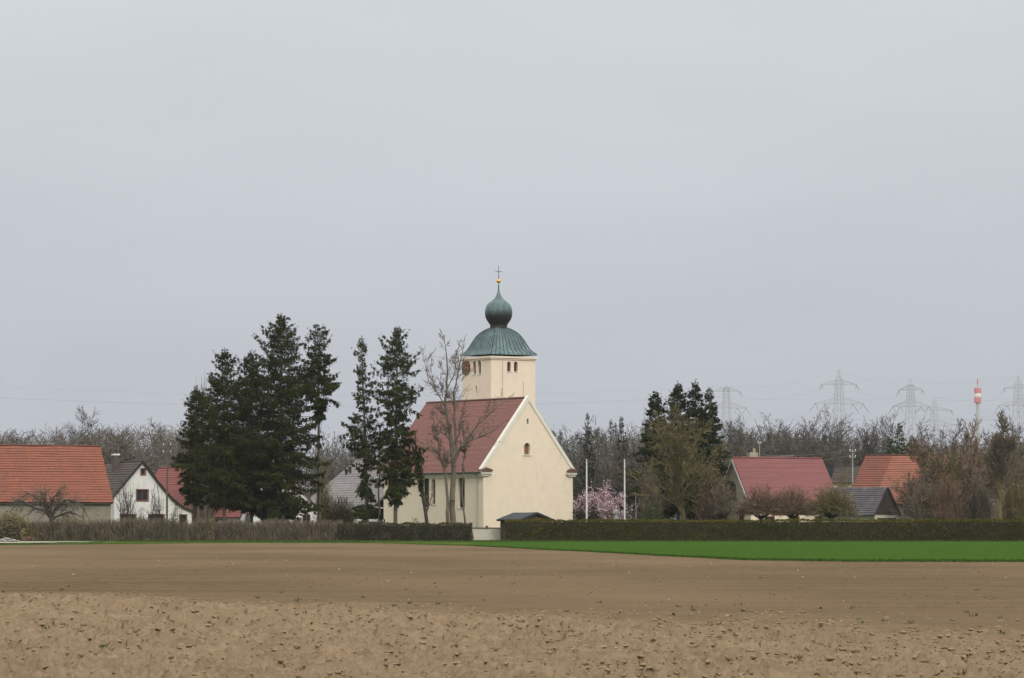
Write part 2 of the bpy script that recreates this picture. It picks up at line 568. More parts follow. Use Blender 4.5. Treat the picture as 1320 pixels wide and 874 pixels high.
_onion = (nt, c, ad, bs)

# soil: dry crust over darker, damper crumbs; the harrowed part carries fine tracks
def soil_mat():
    m, nt, N, L, bs = new_mat('field_soil')
    co = N.new('ShaderNodeTexCoord').outputs['Object']
    att = N.new('ShaderNodeAttribute')
    att.attribute_name = 'rough'
    rot = N.new('ShaderNodeMapping')
    rot.inputs['Rotation'].default_value = (0, 0, R(3.0))
    L.new(co, rot.inputs[0])
    rows = noise_node(nt, rot.outputs[0], 1.0, 3, 0.7, (0.012, 0.42, 1))
    rows2 = noise_node(nt, rot.outputs[0], 1.0, 2, 0.7, (0.02, 1.6, 1))
    big = noise_node(nt, co, 0.05, 4, 0.6, (1, 0.35, 1))
    fine = noise_node(nt, co, 5.0, 6, 0.7)
    mid = noise_node(nt, co, 1.2, 5, 0.65)
    c = mixc(nt, ramp(nt, fine, 0.35, 0.7), (0.172, 0.121, 0.074), (0.240, 0.172, 0.110))
    c = mixc(nt, ramp(nt, mid, 0.4, 0.72), c, (0.268, 0.195, 0.126))
    hr = mixc(nt, ramp(nt, fine, 0.35, 0.7), (0.132, 0.092, 0.056), (0.170, 0.120, 0.075))
    hr = mixc(nt, ramp(nt, rows, 0.38, 0.68), hr, (0.112, 0.078, 0.048))
    hr = mixc(nt, ramp(nt, rows2, 0.52, 0.68), hr, (0.082, 0.057, 0.035))
    rows3 = noise_node(nt, rot.outputs[0], 1.0, 3, 0.75, (0.04, 4.5, 1))
    hr = mixc(nt, ramp(nt, rows3, 0.50, 0.72), hr, (0.100, 0.070, 0.043))
    hr = mixc(nt, ramp(nt, big, 0.42, 0.66), hr, (0.172, 0.121, 0.076))
    grit = noise_node(nt, co, 26, 4, 0.75, (1, 0.55, 1))
    grit2 = noise_node(nt, co, 9, 5, 0.75, (1, 0.5, 1))
    c = mixc(nt, ramp(nt, grit, 0.40, 0.30), c, (0.095, 0.064, 0.038))
    c = mixc(nt, ramp(nt, grit, 0.60, 0.72), c, (0.345, 0.252, 0.168))
    c = mixc(nt, ramp(nt, grit2, 0.38, 0.28), c, (0.105, 0.071, 0.042))
    hr = mixc(nt, ramp(nt, grit2, 0.36, 0.26), hr, (0.085, 0.059, 0.036))
    hr = mixc(nt, ramp(nt, grit2, 0.64, 0.76), hr, (0.195, 0.142, 0.092))
    c = mixc(nt, att.outputs['Fac'], hr, c)
    L.new(c, bs.inputs['Base Color'])
    bs.inputs['Roughness'].default_value = 0.95
    bs.inputs['Specular IOR Level'].default_value = 0.0
    bump(nt, bs, noise_node(nt, co, 22, 5, 0.75), 0.9, 0.04)
    matte(nt, bs)
    return m


M['soil'] = soil_mat()
M['clod'] = plain('dry_clods', (0.250, 0.180, 0.111), (0.170, 0.120, 0.072), 3.0, 0.95, bstr=0.6, bdist=0.02, bscale=30, spec=0.0)
M['crumb'] = plain('fine_soil_crumbs', (0.175, 0.124, 0.079), (0.12, 0.084, 0.052), 3.0, 0.95, bstr=0, spec=0.0)
M['pebble'] = plain('pale_pebbles', (0.55, 0.52, 0.46), (0.42, 0.38, 0.32), 3.0, 0.8, bstr=0)

# ------------------------------------------------------------------ noise on arrays
def vnoise(x, y, seed=0):
    xi, yi = np.floor(x).astype(np.int64), np.floor(y).astype(np.int64)
    xf, yf = x - xi, y - yi
    xf, yf = xf * xf * (3 - 2 * xf), yf * yf * (3 - 2 * yf)

    def h(a, b):
        n = (a * 374761393 + b * 668265263 + seed * 974634621) & 0xFFFFFFFF
        n = ((n ^ (n >> 13)) * 1274126177) & 0xFFFFFFFF
        return ((n ^ (n >> 16)) & 0xFFFF) / 65535.0
    a, b, c, d = h(xi, yi), h(xi + 1, yi), h(xi, yi + 1), h(xi + 1, yi + 1)
    return (a * (1 - xf) + b * xf) * (1 - yf) + (c * (1 - xf) + d * xf) * yf


def clods_field(x, y, cell, seed, p=0.8):
    """height 0..1 of rounded lumps, one per cell"""
    gx_, gy_ = x / cell, y / cell
    xi, yi = np.floor(gx_).astype(np.int64), np.floor(gy_).astype(np.int64)
    out = np.zeros_like(x)

    def h(a, b, s):
        n = (a * 374761393 + b * 668265263 + (seed + s) * 974634621) & 0xFFFFFFFF
        n = ((n ^ (n >> 13)) * 1274126177) & 0xFFFFFFFF
        return ((n ^ (n >> 16)) & 0xFFFF) / 65535.0
    for i in (-1, 0, 1):
        for j in (-1, 0, 1):
            a, b = xi + i, yi + j
            px, py = a + 0.15 + 0.7 * h(a, b, 1), b + 0.15 + 0.7 * h(a, b, 2)
            rad = 0.28 + 0.5 * h(a, b, 3) ** 2
            hgt = np.where(h(a, b, 4) < p, 0.35 + 0.65 * h(a, b, 5), 0.0)
            ang = h(a, b, 6) * 3.14
            dx, dy = gx_ - px, gy_ - py
            ex, ey = dx * np.cos(ang) + dy * np.sin(ang), (dy * np.cos(ang) - dx * np.sin(ang)) * 1.5
            d = np.sqrt(ex * ex + ey * ey) / rad
            out = np.maximum(out, hgt * rad * 1.6 * np.sqrt(np.clip(1 - d * d, 0, 1)))
    return out


# ------------------------------------------------------------------ ground, fields, path
def far_edge(x):
    """distance at which the ploughed soil ends, by photo column"""
    xs = [-400, 0, 250, 450, 600, 700, 850, 960, 1100, 1800]
    ds = [296, 298, 322, 335, 288, 243, 194, 171, 164, 162]
    return np.interp(x, xs, ds)


def rough_edge(x):
    return np.interp(x, [-400, 0, 330, 660, 1000, 1320, 1800], [100, 87.6, 78.7, 68, 61, 54.7, 46])


g = 5000.0
me = np_mesh('ground', [(-g, -600, -0.12), (g, -600, -0.12), (g, 9000, -0.12), (-g, 9000, -0.12)], [(0, 1, 2, 3)])
gm, nt, N, L, bs = new_mat('meadow_ground')
co = N.new('ShaderNodeTexCoord').outputs['Object']
c = mixc(nt, ramp(nt, noise_node(nt, co, 0.12, 5), 0.4, 0.65), (0.05, 0.075, 0.02), (0.085, 0.08, 0.035))
L.new(c, bs.inputs['Base Color'])
bs.inputs['Roughness'].default_value = 0.95
tag(link('ground', me, gm), kind='structure')

# village ground: a low terrace of grass that everything beyond the fields stands on
me = np_mesh('village_ground', [(-260, 300, -0.012), (300, 300, -0.012), (300, 1000, -0.012), (-260, 1000, -0.012)], [(0, 1, 2, 3)])
tag(link('village_ground', me, M['grass']), kind='structure')


def sheet(name, xs, Ds, zfun, m, attr=None):
    """grid over photo columns xs and per-column distances Ds (rows x cols)"""
    X = (xs[None, :] - CX) / F * Ds
    Z, A = zfun(X, Ds, np.broadcast_to(xs[None, :], Ds.shape))
    nr, nc = Ds.shape
    V = np.stack([X, Ds, Z], -1).reshape(-1, 3)
    i = np.arange(nr * nc).reshape(nr, nc)
    Q = np.stack([i[:-1, :-1], i[:-1, 1:], i[1:, 1:], i[1:, :-1]], -1).reshape(-1, 4)
    me = np_mesh(name, V, Q, smooth=True)
    if A is not None:
        at = me.attributes.new('rough', 'FLOAT', 'POINT')
        at.data.foreach_set('value', A.ravel().astype(np.float32))
    return link(name, me, m)


def soil_z(X, Y, xs):
    re = rough_edge(xs) + 9.0 * (vnoise(X * 0.35, Y * 0.12, 3) - 0.5) + 4.0 * (vnoise(X * 1.6, Y * 0.5, 4) - 0.5)
    A = np.clip((re + 4.0 - Y) / 13.0, 0, 1)
    A = A * A * (3 - 2 * A)
    macro = 0.07 * (vnoise(X * 0.28, Y * 0.28, 11) - 0.5) + 0.05 * (vnoise(X * 0.9, Y * 0.7, 12) - 0.5)
    patch = 0.45 + 1.1 * vnoise(X * 0.5, Y * 0.22, 19)
    cl = 0.05 * clods_field(X, Y, 0.45, 21, 0.5) * patch + 0.105 * clods_field(X + 3.1, Y + 1.7, 0.22, 22, 0.6) * patch + 0.092 * clods_field(X - 5.3, Y + 0.4, 0.13, 23, 0.7)
    fine = 0.035 * (vnoise(X * 13, Y * 11, 13) - 0.5) + 0.02 * (vnoise(X * 27, Y * 22, 17) - 0.5)
    smooth_ = 0.022 * (vnoise(X * 3.1, Y * 2.3, 14) - 0.5) + 0.016 * np.sin((Y + 0.05 * X) * 2 * math.pi / 0.75) * vnoise(X * 0.1, Y * 0.4, 15)
    smooth_ *= np.clip((200 - Y) / 100, 0.15, 1)
    wide = 0.10 * (vnoise(X * 0.03, Y * 0.045, 16) - 0.5)
    Z = 0.03 + wide * np.clip((Y - 20) / 40, 0, 1) + (1 - A) * smooth_ + A * (macro + cl + fine - 0.03)
    near_end = np.clip((far_edge(xs) - Y) / 6, 0, 1)
    return Z * near_end + 0.004, A


xs = np.linspace(-300, 1620, 430)
t = np.linspace(0, 1, 540)[:, None]
near0 = 27.0
re = rough_edge(xs)[None, :] + 9.0
D_near = near0 * (re / near0) ** t
t2 = np.linspace(0, 1, 120)[1:, None]
fe = far_edge(xs)[None, :]
D_far = re * (fe / re) ** t2
tag(sheet('ploughed_field', xs, np.vstack([D_near, D_far]), soil_z, M['soil']), kind='structure')


def crop_z(X, Y, xs):
    return 0.02 + 0.05 * (vnoise(X * 0.8, Y * 0.5, 31) - 0.5) * np.clip((Y - far_edge(xs)) / 2, 0, 1), None


xs2 = np.linspace(610, 1800, 140)
fe2 = far_edge(xs2)[None, :]
tt = np.linspace(0, 1, 50)[:, None]
tag(sheet('green_crop_field', xs2, fe2 + (358.0 - fe2) * tt, crop_z, M['crop']), kind='structure')
xs3 = np.linspace(-400, 611, 160)
fe3 = far_edge(xs3)[None, :]
tag(sheet('grass_verge', xs3, fe3 + (364.0 - fe3) * np.linspace(0, 1, 40)[:, None], lambda X, Y, c: (0.015 + 0.05 * (vnoise(X * 0.6, Y * 0.4, 33) - 0.5) * np.clip((Y - far_edge(c)) / 2, 0, 1), None), M['grass']), kind='structure')

# gravel track along the left hedge
xs4 = np.linspace(-300, 150, 60)
d0 = np.interp(xs4, [-300, 0, 60, 130, 150], [318, 322, 330, 350, 354])[None, :]
d1 = np.interp(xs4, [-300, 0, 60, 130, 150], [356, 358, 357, 358, 356])[None, :]
tag(sheet('gravel_track', xs4, d0 + (d1 - d0) * np.linspace(0, 1, 14)[:, None], lambda X, Y, c: (0.07 + 0.04 * (vnoise(X * 0.9, Y * 0.4, 34) - 0.5), None), M['gravel']), kind='structure')


# ------------------------------------------------------------------ scattered geometry
rng = np.random.default_rng(5)
ICO_V = []
_p = (1 + 5 ** 0.5) / 2
for a, b in ((-1, _p), (1, _p), (-1, -_p), (1, -_p)):
    ICO_V.append((a, b, 0))
for a, b in ((-1, _p), (1, _p), (-1, -_p), (1, -_p)):
    ICO_V.append((0, a, b))
for a, b in ((_p, -1), (_p, 1), (-_p, -1), (-_p, 1)):
    ICO_V.append((a, 0, b))
ICO_V = np.array(ICO_V) / math.sqrt(1 + _p * _p)
ICO_F = np.array([(0, 11, 5), (0, 5, 1), (0, 1, 7), (0, 7, 10), (0, 10, 11), (1, 5, 9), (5, 11, 4), (11, 10, 2), (10, 7, 6), (7, 1, 8),
                  (3, 9, 4), (3, 4, 2), (3, 2, 6), (3, 6, 8), (3, 8, 9), (4, 9, 5), (2, 4, 11), (6, 2, 10), (8, 6, 7), (9, 8, 1)])


def lumps(name, P, S, m, flat=0.6, seed=1, parent=None, label=None):
    r = np.random.default_rng(seed)
    n = len(P)
    V = ICO_V[None] * (1 + 0.35 * r.uniform(-1, 1, (n, 12, 1)))
    sc = np.stack([r.uniform(0.7, 1.5, n), r.uniform(0.6, 1.1, n), r.uniform(0.4, 1.0, n) * flat], -1)
    V = V * sc[:, None, :] * S[:, None, None]
    a = r.uniform(0, 6.28, n)
    ca, sa = np.cos(a)[:, None], np.sin(a)[:, None]
    V = np.stack([V[..., 0] * ca - V[..., 1] * sa, V[..., 0] * sa + V[..., 1] * ca, V[..., 2]], -1) + P[:, None, :]
    Q = ICO_F[None] + (np.arange(n) * 12)[:, None, None]
    me = np_mesh(name, V.reshape(-1, 3), Q.reshape(-1, 3))
    return tag(link(name, me, m, parent), label, kind='stuff')


def field_points(n, d_lo, d_hi, seed, fade=False):
    r = np.random.default_rng(seed)
    x = r.uniform(-150, 1470, n)
    lo, hi = d_lo(x), d_hi(x)
    Y = np.sqrt(lo ** 2 + (hi ** 2 - lo ** 2) * r.uniform(0, 1, n))
    X = (x - CX) / F * Y
    Z, A = soil_z(X, Y, x)
    P = np.stack([X, Y, Z], -1)
    return (P[r.uniform(0, 1, n) < 0.04 + A] if fade else P), r


P, r = field_points(21000, lambda x: 31 + 0 * x, lambda x: rough_edge(x) + 7, 41, True)
S = 0.014 + 0.040 * r.uniform(0, 1, len(P)) ** 2.6
P[:, 2] += S * 0.2
tag(lumps('soil_clods', P, S, M['clod'], 0.7, 2), 'loose clods lying on the rough ploughed soil', 'clods')
P, r = field_points(3800, lambda x: rough_edge(x), lambda x: np.minimum(far_edge(x) - 4, 170), 42)
S = 0.018 + 0.045 * r.uniform(0, 1, len(P)) ** 5
tag(lumps('soil_crumbs', P, S, M['crumb'], 0.7, 3), 'small crumbs of earth on the harrowed soil', 'crumbs')
P, r = field_points(110, lambda x: 40 + 0 * x, lambda x: np.minimum(far_edge(x) - 4, 180), 43)
S = 0.012 + 0.022 * r.uniform(0, 1, len(P)) ** 3
P[:, 2] += S * 0.5
tag(lumps('field_stones', P, S, M['pebble'], 0.8, 4), 'pale stones scattered over the ploughed field', 'stones')


def unit(v):
    return v / (np.linalg.norm(v, axis=-1, keepdims=True) + 1e-9)


def cards(P, D, Ln, W, r):
    """leaf-shaped faces (rhombi) from P along D"""
    n = len(P)
    D = unit(D)
    s = unit(np.cross(D, r.normal(size=(n, 3)))) * (W / 2)[:, None]
    e = D * Ln[:, None]
    V = np.stack([P, P + e * 0.45 + s, P + e, P + e * 0.45 - s], 1).reshape(-1, 3)
    Q = np.arange(n * 4).reshape(n, 4)
    return V, Q


def tubes(p0, p1, r0, r1, sides=3):
    p0, p1 = np.asarray(p0, float), np.asarray(p1, float)
    r0, r1 = np.asarray(r0, float), np.asarray(r1, float)
    d = unit(p1 - p0)
    ref = np.where(np.abs(d[:, 2:3]) > 0.9, np.array([[1.0, 0, 0]]), np.array([[0, 0, 1.0]]))
    a = unit(np.cross(d, ref))
    b = np.cross(d, a)
    rings = []
    for p, rr in ((p0, r0), (p1, r1)):
        for k in range(sides):
            t = 2 * math.pi * k / sides
            rings.append(p + (a * math.cos(t) + b * math.sin(t)) * rr[:, None])
    V = np.stack(rings, 1)
    n = len(p0)
    base = (np.arange(n) * 2 * sides)[:, None]
    qs = []
    for k in range(sides):
        k2 = (k + 1) % sides
        qs.append(np.concatenate([base + k, base + k2, base + sides + k2, base + sides + k], 1))
    return V.reshape(-1, 3), np.stack(qs, 1).reshape(-1, 4)


def cat(*VQ):
    V, Q, o = [], [], 0
    for v, q in VQ:
        V.append(v)
        Q.append(q + o)
        o += len(v)
    return np.concatenate(V), np.concatenate(Q)


# ------------------------------------------------------------------ bare trees
def ribbons(p0, p1, r0, r1):
    """fine twigs as narrow blades, two triangles each"""
    rr_ = np.random.default_rng(len(p0))
    d = unit(p1 - p0)
    a = unit(np.cross(d, rr_.normal(size=d.shape)))
    V = np.stack([p0 - a * r0[:, None] * 1.45, p0 + a * r0[:, None] * 1.45, p1 + a * r1[:, None] * 1.45, p1 - a * r1[:, None] * 1.45], 1).reshape(-1, 3)
    return V, np.arange(len(p0) * 4).reshape(-1, 4)


class Tree:
    def __init__(self, seed):
        self.r = random.Random(seed)
        self.s = []                                     # p0, p1, r0, r1, level

    def grow(self, p, d, length, rad, lev, P):
        r = self.r
        n = max(2 if lev < P.get('one', 9) else 1, int(length / P['seg'][min(lev, len(P['seg']) - 1)]))
        st = length / n
        d = d.normalized()
        tip = P.get('tip', 0.25)
        kids = P['kids'][lev] if lev < len(P['kids']) else 0
        bare = P['bare'][min(lev, len(P['bare']) - 1)]
        acc = r.random()
        for i in range(n):
            t0, t1 = i / n, (i + 1) / n
            w = P['wob'] * (0.5 if lev == 0 else 1.0)
            d = (d + Vector((r.gauss(0, w), r.gauss(0, w), r.gauss(0, w) + P['up'] * (0.0 if lev == 0 else 1)))).normalized()
            q = p + d * st
            ra, rb = rad * (1 - (1 - tip) * t0), rad * (1 - (1 - tip) * t1)
            self.s.append((p, q, max(ra, P['minr']), max(rb, P['minr']), lev))
            if kids and t1 > bare:
                acc += kids / n / (1 - bare)
                while acc >= 1:
                    acc -= 1
                    self.child(p.lerp(q, r.random()), d, length, rb, t1, lev, P)
            p = q
        if kids:
            self.child(p, d, length, rb, 1.0, lev, P, 0.5)

    def child(self, p, d, length, rb, t, lev, P, spread=1.0):
        r = self.r
        az = r.uniform(0, 2 * math.pi)
        a = d.orthogonal().normalized()
        a = Matrix.Rotation(az, 3, d) @ a
        ang = R(r.uniform(*P['ang'])) * spread
        nd = d * math.cos(ang) + a * math.sin(ang)
        ln = length * r.uniform(*P['len']) * (1 - P['short'] * t)
        if lev == 0:
            ln *= P.get('first', 1.0)
        self.grow(p, nd, ln, rb * r.uniform(*P['rad']), lev + 1, P)

    def arrays(self, pick):
        s = [x for x in self.s if pick(x)]
        if not s:
            return None
        return (np.array([tuple(x[0]) for x in s]), np.array([tuple(x[1]) for x in s]), np.array([x[2] for x in s]), np.array([x[3] for x in s]))

    def mesh(self, pick_thick=0.06):
        big = self.arrays(lambda x: x[2] > pick_thick)
        fine = self.arrays(lambda x: x[2] <= pick_thick)
        out = []
        if big:
            out.append(tubes(*big, sides=6))
        if fine:
            out.append(ribbons(*fine))
        return cat(*out)

    def split(self, name, label, category, base, m_trunk, m_twig, group=None, trunk_lev=0, bud=None, thick=None):
        """a tree thing with trunk and crown"""
        o = thing(name, label, category, base, group)
        tr = self.arrays(lambda x: (x[4] <= trunk_lev if thick is None else x[2] > thick))
        cr_b = self.arrays(lambda x: not (x[4] <= trunk_lev if thick is None else x[2] > thick) and x[2] > 0.03)
        cr_f = self.arrays(lambda x: not (x[4] <= trunk_lev if thick is None else x[2] > thick) and x[2] <= 0.03)
        link('trunk', np_mesh('trunk', *tubes(*tr, sides=8), shift=base, smooth=True), m_trunk, o)
        parts = []
        if cr_b:
            parts.append(tubes(*cr_b, sides=5))
        if cr_f:
            parts.append(ribbons(*cr_f))
        cr = link('crown', np_mesh('crown', *cat(*parts), shift=base), m_twig, o)
        if bud:
            n, m = bud
            rr = np.random.default_rng(n)
            tips = np.array([tuple(x[1]) for x in self.s if x[2] < 0.03])
            tips = tips[rr.integers(0, len(tips), n)] + rr.normal(0, 0.05, (n, 3))
            v, q = cards(tips, rr.normal(size=(n, 3)), rr.uniform(0.06, 0.16, n), rr.uniform(0.05, 0.1, n), rr)
            tag(link('buds', np_mesh('buds', v, q, shift=base), m, o), kind='stuff')
        return o


BASE_P = dict(seg=(0.9, 0.6, 0.45, 0.35, 0.3), kids=(11, 7, 5, 4), bare=(0.3, 0.15, 0.1, 0.1), wob=0.10, up=0.05, ang=(28, 58), len=(0.42, 0.62),
              rad=(0.45, 0.7), short=0.45, minr=0.014, first=1.0)


def PP(**k):
    d = dict(BASE_P)
    d.update(k)
    return d


# ------------------------------------------------------------------ conifers
def spruce(seed, H, hb, Rm, dens=1.0, droop=1.0, lean=(0, 0), gaps=0.0, shape=0.8, cl=1.0, prof=None, nbr=(4, 7)):
    """prof: (height, reach) pairs that give the outline of the crown"""
    r = np.random.default_rng(seed)
    n = max(6, int(H / 1.5))
    zs = np.linspace(0, H, n + 1)
    px = lean[0] * (zs / H) ** 1.3 + np.cumsum(r.normal(0, 0.02, n + 1))
    py = lean[1] * (zs / H) ** 1.3
    rr = 0.0095 * H * (1 - zs / H) ** 0.85 + 0.02
    TV = tubes(np.stack([px[:-1], py[:-1], zs[:-1]], -1), np.stack([px[1:], py[1:], zs[1:]], -1), rr[:-1], rr[1:], 7)
    bp0, bp1, br0, br1 = [], [], [], []
    CP_, CD, CL, CW = [], [], [], []
    z = hb
    if prof:
        pz, pr = [p[0] for p in prof][::-1], [p[1] for p in prof][::-1]
    while z < H - 0.25:
        t = (z - hb) / (H - hb)
        if prof:
            reach = np.interp(z, pz, pr)
        else:
            reach = Rm * (1 - t) ** shape * min(1.0, 0.55 + 2.0 * t)
        loc_gap = 1.0 if r.random() > gaps else 0.4
        nb = int(r.integers(*nbr))
        a0 = r.uniform(0, 6.28)
        for k in range(nb):
            if r.random() > dens + 0.1:
                continue
            Lb = max(0.22, reach * r.uniform(0.45, 1.2) * loc_gap)
            if r.random() < 0.08:
                Lb *= 1.25
            az = a0 + 6.28 * k / nb + r.uniform(-0.6, 0.6)
            o = np.array([math.cos(az), math.sin(az), 0.0])
            sd = np.array([-o[1], o[0], 0.0])
            zz = z + r.uniform(-0.25, 0.25)
            base = np.array([np.interp(zz, zs, px), np.interp(zz, zs, py), zz])
            a = (0.62 * t - 0.05) * (0.7 + 0.5 * r.random())
            b = (0.72 - 0.40 * t) * droop * r.uniform(0.6, 1.35)
            c_ = 0.36 * droop * r.uniform(0.7, 1.4)

            def at(s):
                s = np.asarray(s)[:, None]
                return base + o * (Lb * s) + np.array([0, 0, 1.0]) * (Lb * (a * s - b * s * s + c_ * s ** 3))
            ss = np.linspace(0, 1, 5)
            pp = at(ss)
            bp0.append(pp[:-1])
            bp1.append(pp[1:])
            rad = 0.010 * Lb + 0.010
            br0.append(rad * (1 - 0.8 * ss[:-1]))
            br1.append(rad * (1 - 0.8 * ss[1:]))
            m = max(10, int(52 * Lb * dens * cl))
            s = r.uniform(0.12, 1.02, m) ** 0.7
            # needles hang in separate sprays along the bough
            nq = max(2, int(Lb / 0.34))
            q = (np.floor(s * nq) + 0.5) / nq
            s = 0.55 * q + 0.45 * s
            w = 0.20 * Lb * np.clip(1 - s, 0, 1) ** 0.6 * np.minimum(1, s * 3 + 0.2) + 0.09
            lat = r.uniform(-1, 1, m)
            p = at(s) + sd * (lat * w)[:, None]
            ph = r.uniform(0, 6.28)
            curtain = (0.30 + 0.24 * Lb * np.clip(1.1 - s, 0, 1)) * droop * (0.55 + 0.45 * np.sin(q * nq * 2.1 + ph))
            hang = r.uniform(0, 1, m) ** 1.6 * curtain
            p[:, 2] -= 0.3 * np.abs(lat) * w + hang
            d = o * r.uniform(0.0, 0.7, m)[:, None] + sd * (lat * 0.6)[:, None] + np.stack([r.normal(0, 0.2, m), r.normal(0, 0.2, m), -r.uniform(0.15, 1.1, m) * droop + 0.55 * t * (1 - hang)], -1)
            CP_.append(p)
            CD.append(d)
            CL.append(r.uniform(0.20, 0.52, m) * (1 - 0.5 * t))
            CW.append(r.uniform(0.085, 0.20, m) * (1 - 0.4 * t))
        z += r.uniform(0.3, 0.55) * (1 if t < 0.85 else 0.7)
    m = 26                                               # leader
    zt = H - r.uniform(0, 1.1, m)
    CP_.append(np.stack([np.full(m, px[-1]), np.full(m, py[-1]), zt], -1))
    ang = r.uniform(0, 6.28, m)
    CD.append(np.stack([np.cos(ang), np.sin(ang), r.uniform(0.4, 1.2, m)], -1))
    CL.append(r.uniform(0.12, 0.32, m))
    CW.append(r.uniform(0.05, 0.1, m))
    B = tubes(np.concatenate(bp0), np.concatenate(bp1), np.concatenate(br0), np.concatenate(br1), 3)
    C = cards(np.concatenate(CP_), np.concatenate(CD), np.concatenate(CL), np.concatenate(CW), r)
    return TV, B, C


def add_spruce(name, label, base, args, m, group=None, bark='bark', catg='conifer'):
    TV, B, C = spruce(*args[0], **args[1])
    o = thing(name, label, catg, base, group)
    link('trunk', np_mesh('trunk', *TV, smooth=True), M[bark], o)
    tag(link('branches', np_mesh('branches', *B), M['bark_dark'], o), kind='stuff')
    link('crown', np_mesh('crown', *C), M[m], o)
    return o

# ------------------------------------------------------------------ building helpers
UP = Vector((0, 0, 1))


class Frame:
    """local frame of a building: O is a ground corner, u runs along one wall, v along the other"""

    def __init__(self, O, ang):
        self.O = Vector((O[0], O[1], 0))
        self.u = Vector((math.cos(ang), math.sin(ang), 0))
        self.v = Vector((-math.sin(ang), math.cos(ang), 0))

    def at(self, a, b, z=0.0):
        return self.O + self.u * a + self.v * b + UP * z

    def uv(self, p):
        d = Vector(p) - self.O
        return d.dot(self.u), d.dot(self.v), p.z


def outline(w, h, arched=False, n=8):
    """window outline about the bottom centre, in (along, up)"""
    if not arched:
        return [(-w / 2, 0), (w / 2, 0), (w / 2, h), (-w / 2, h)]
    k = h - w / 2
    return [(-w / 2, 0), (w / 2, 0)] + [(w / 2 * math.cos(math.pi * i / n), k + w / 2 * math.sin(math.pi * i / n)) for i in range(n + 1)]


def place(C, a, n, poly, depth=0.0):
    return [C + a * x + UP * y + n * depth for x, y in poly]


def carve(o, cutters):
    """cut real openings into a wall"""
    mb = MB()
    for pts, d in cutters:
        mb.prism(pts, d)
    c = mb.build('cutter', None, o.parent)
    c.matrix_parent_inverse.identity()
    import bmesh
    for ob in (o, c):
        bm = bmesh.new()
        bm.from_mesh(ob.data)
        bmesh.ops.recalc_face_normals(bm, faces=bm.faces)
        bm.to_mesh(ob.data)
        bm.free()
    md = o.modifiers.new('b', 'BOOLEAN')
    md.operation = 'DIFFERENCE'
    md.solver = 'EXACT'
    md.object = c
    bpy.context.view_layer.update()
    dg = bpy.context.evaluated_depsgraph_get()
    me = bpy.data.meshes.new_from_object(o.evaluated_get(dg))
    o.modifiers.clear()
    old = o.data
    o.data = me
    me.name = old.name
    bpy.data.objects.remove(c)


def window(parent, C, a, n, w, h, arched=False, depth=0.14, frame='frame_dark', fw=0.07, bars=(1, 1), label=None, glass='glass', name='window', sill=None):
    """frame ring with glazing bars set back in its opening; the pane lies behind it"""
    mb = MB()
    po = outline(w, h, arched)
    cy = h / 2
    pi = [(x * (1 - 2 * fw / w), cy + (y - cy) * (1 - 2 * fw / h)) for x, y in po]
    k = len(po)
    for i in range(k):
        j = (i + 1) % k
        q = place(C, a, n, [po[i], po[j], pi[j], pi[i]], -depth)
        mb.prism(q, n * 0.06)
    for b in range(bars[0]):
        x = -w / 2 + w * (b + 1) / (bars[0] + 1)
        mb.prism(place(C, a, n, [(x - fw * 0.4, fw), (x + fw * 0.4, fw), (x + fw * 0.4, h - fw), (x - fw * 0.4, h - fw)], -depth - 0.003), n * 0.05)
    for b in range(bars[1]):
        y = h * (b + 1) / (bars[1] + 1)
        mb.prism(place(C, a, n, [(-w / 2 + fw, y - fw * 0.4), (w / 2 - fw, y - fw * 0.4), (w / 2 - fw, y + fw * 0.4), (-w / 2 + fw, y + fw * 0.4)], -depth - 0.006), n * 0.05)
    o = mb.build(name, M[frame], parent)
    if label:
        o['label'] = label
    MB().prism(place(C, a, n, po, -depth - 0.03), -n * 0.02).build('pane', M[glass], o)
    if sill:
        MB().box(C, a, n, UP, (-w / 2 - 0.08, w / 2 + 0.08), (-depth, 0.07), (-0.07, -0.003)).build('sill', M[sill], o)
    return o


def tile_slope(mb, E, u, s, U, S, row, lift=0.05, seed=0, sag=0.02, useg=1.6):
    """overlapping tile courses on a slope: E is the lower left corner, u along the eave, s up the slope"""
    n = u.cross(s).normalized()
    if n.z < 0:
        n = -n
    rr = random.Random(seed)
    k = max(1, int(round(S / row)))
    st = S / k
    nu = max(1, int(U / useg))
    wav = [[rr.uniform(-sag, sag) for _ in range(nu + 1)] for _ in range(k + 1)]
    for j in range(k):
        j_l = rr.uniform(-0.012, 0.012)
        for i in range(nu):
            a, b = U * i / nu, U * (i + 1) / nu
            lo0, lo1 = wav[j][i] + lift + j_l, wav[j][i + 1] + lift + j_l
            hi0, hi1 = wav[j + 1][i] + 0.008, wav[j + 1][i + 1] + 0.008
            p = [E + u * a + s * (st * j) + n * lo0, E + u * b + s * (st * j) + n * lo1,
                 E + u * b + s * (st * (j + 1)) + n * hi1, E + u * a + s * (st * (j + 1)) + n * hi0]
            uvs = [(a, row * j), (b, row * j), (b, row * (j + 1)), (a, row * (j + 1))]
            mb.poly(p, uvs)
            f = [p[0] - n * 0.085, p[1] - n * 0.085, p[1], p[0]]
            mb.poly(f, [(a, row * j - 0.02), (b, row * j - 0.02), (b, row * j), (a, row * j)])
    # deck under the tiles
    e = E - n * 0.16
    quad = [e, e + u * U, e + u * U + s * S, e + s * S]
    b0 = len(mb.v)
    mb.prism(quad, n * 0.13)
    return mb


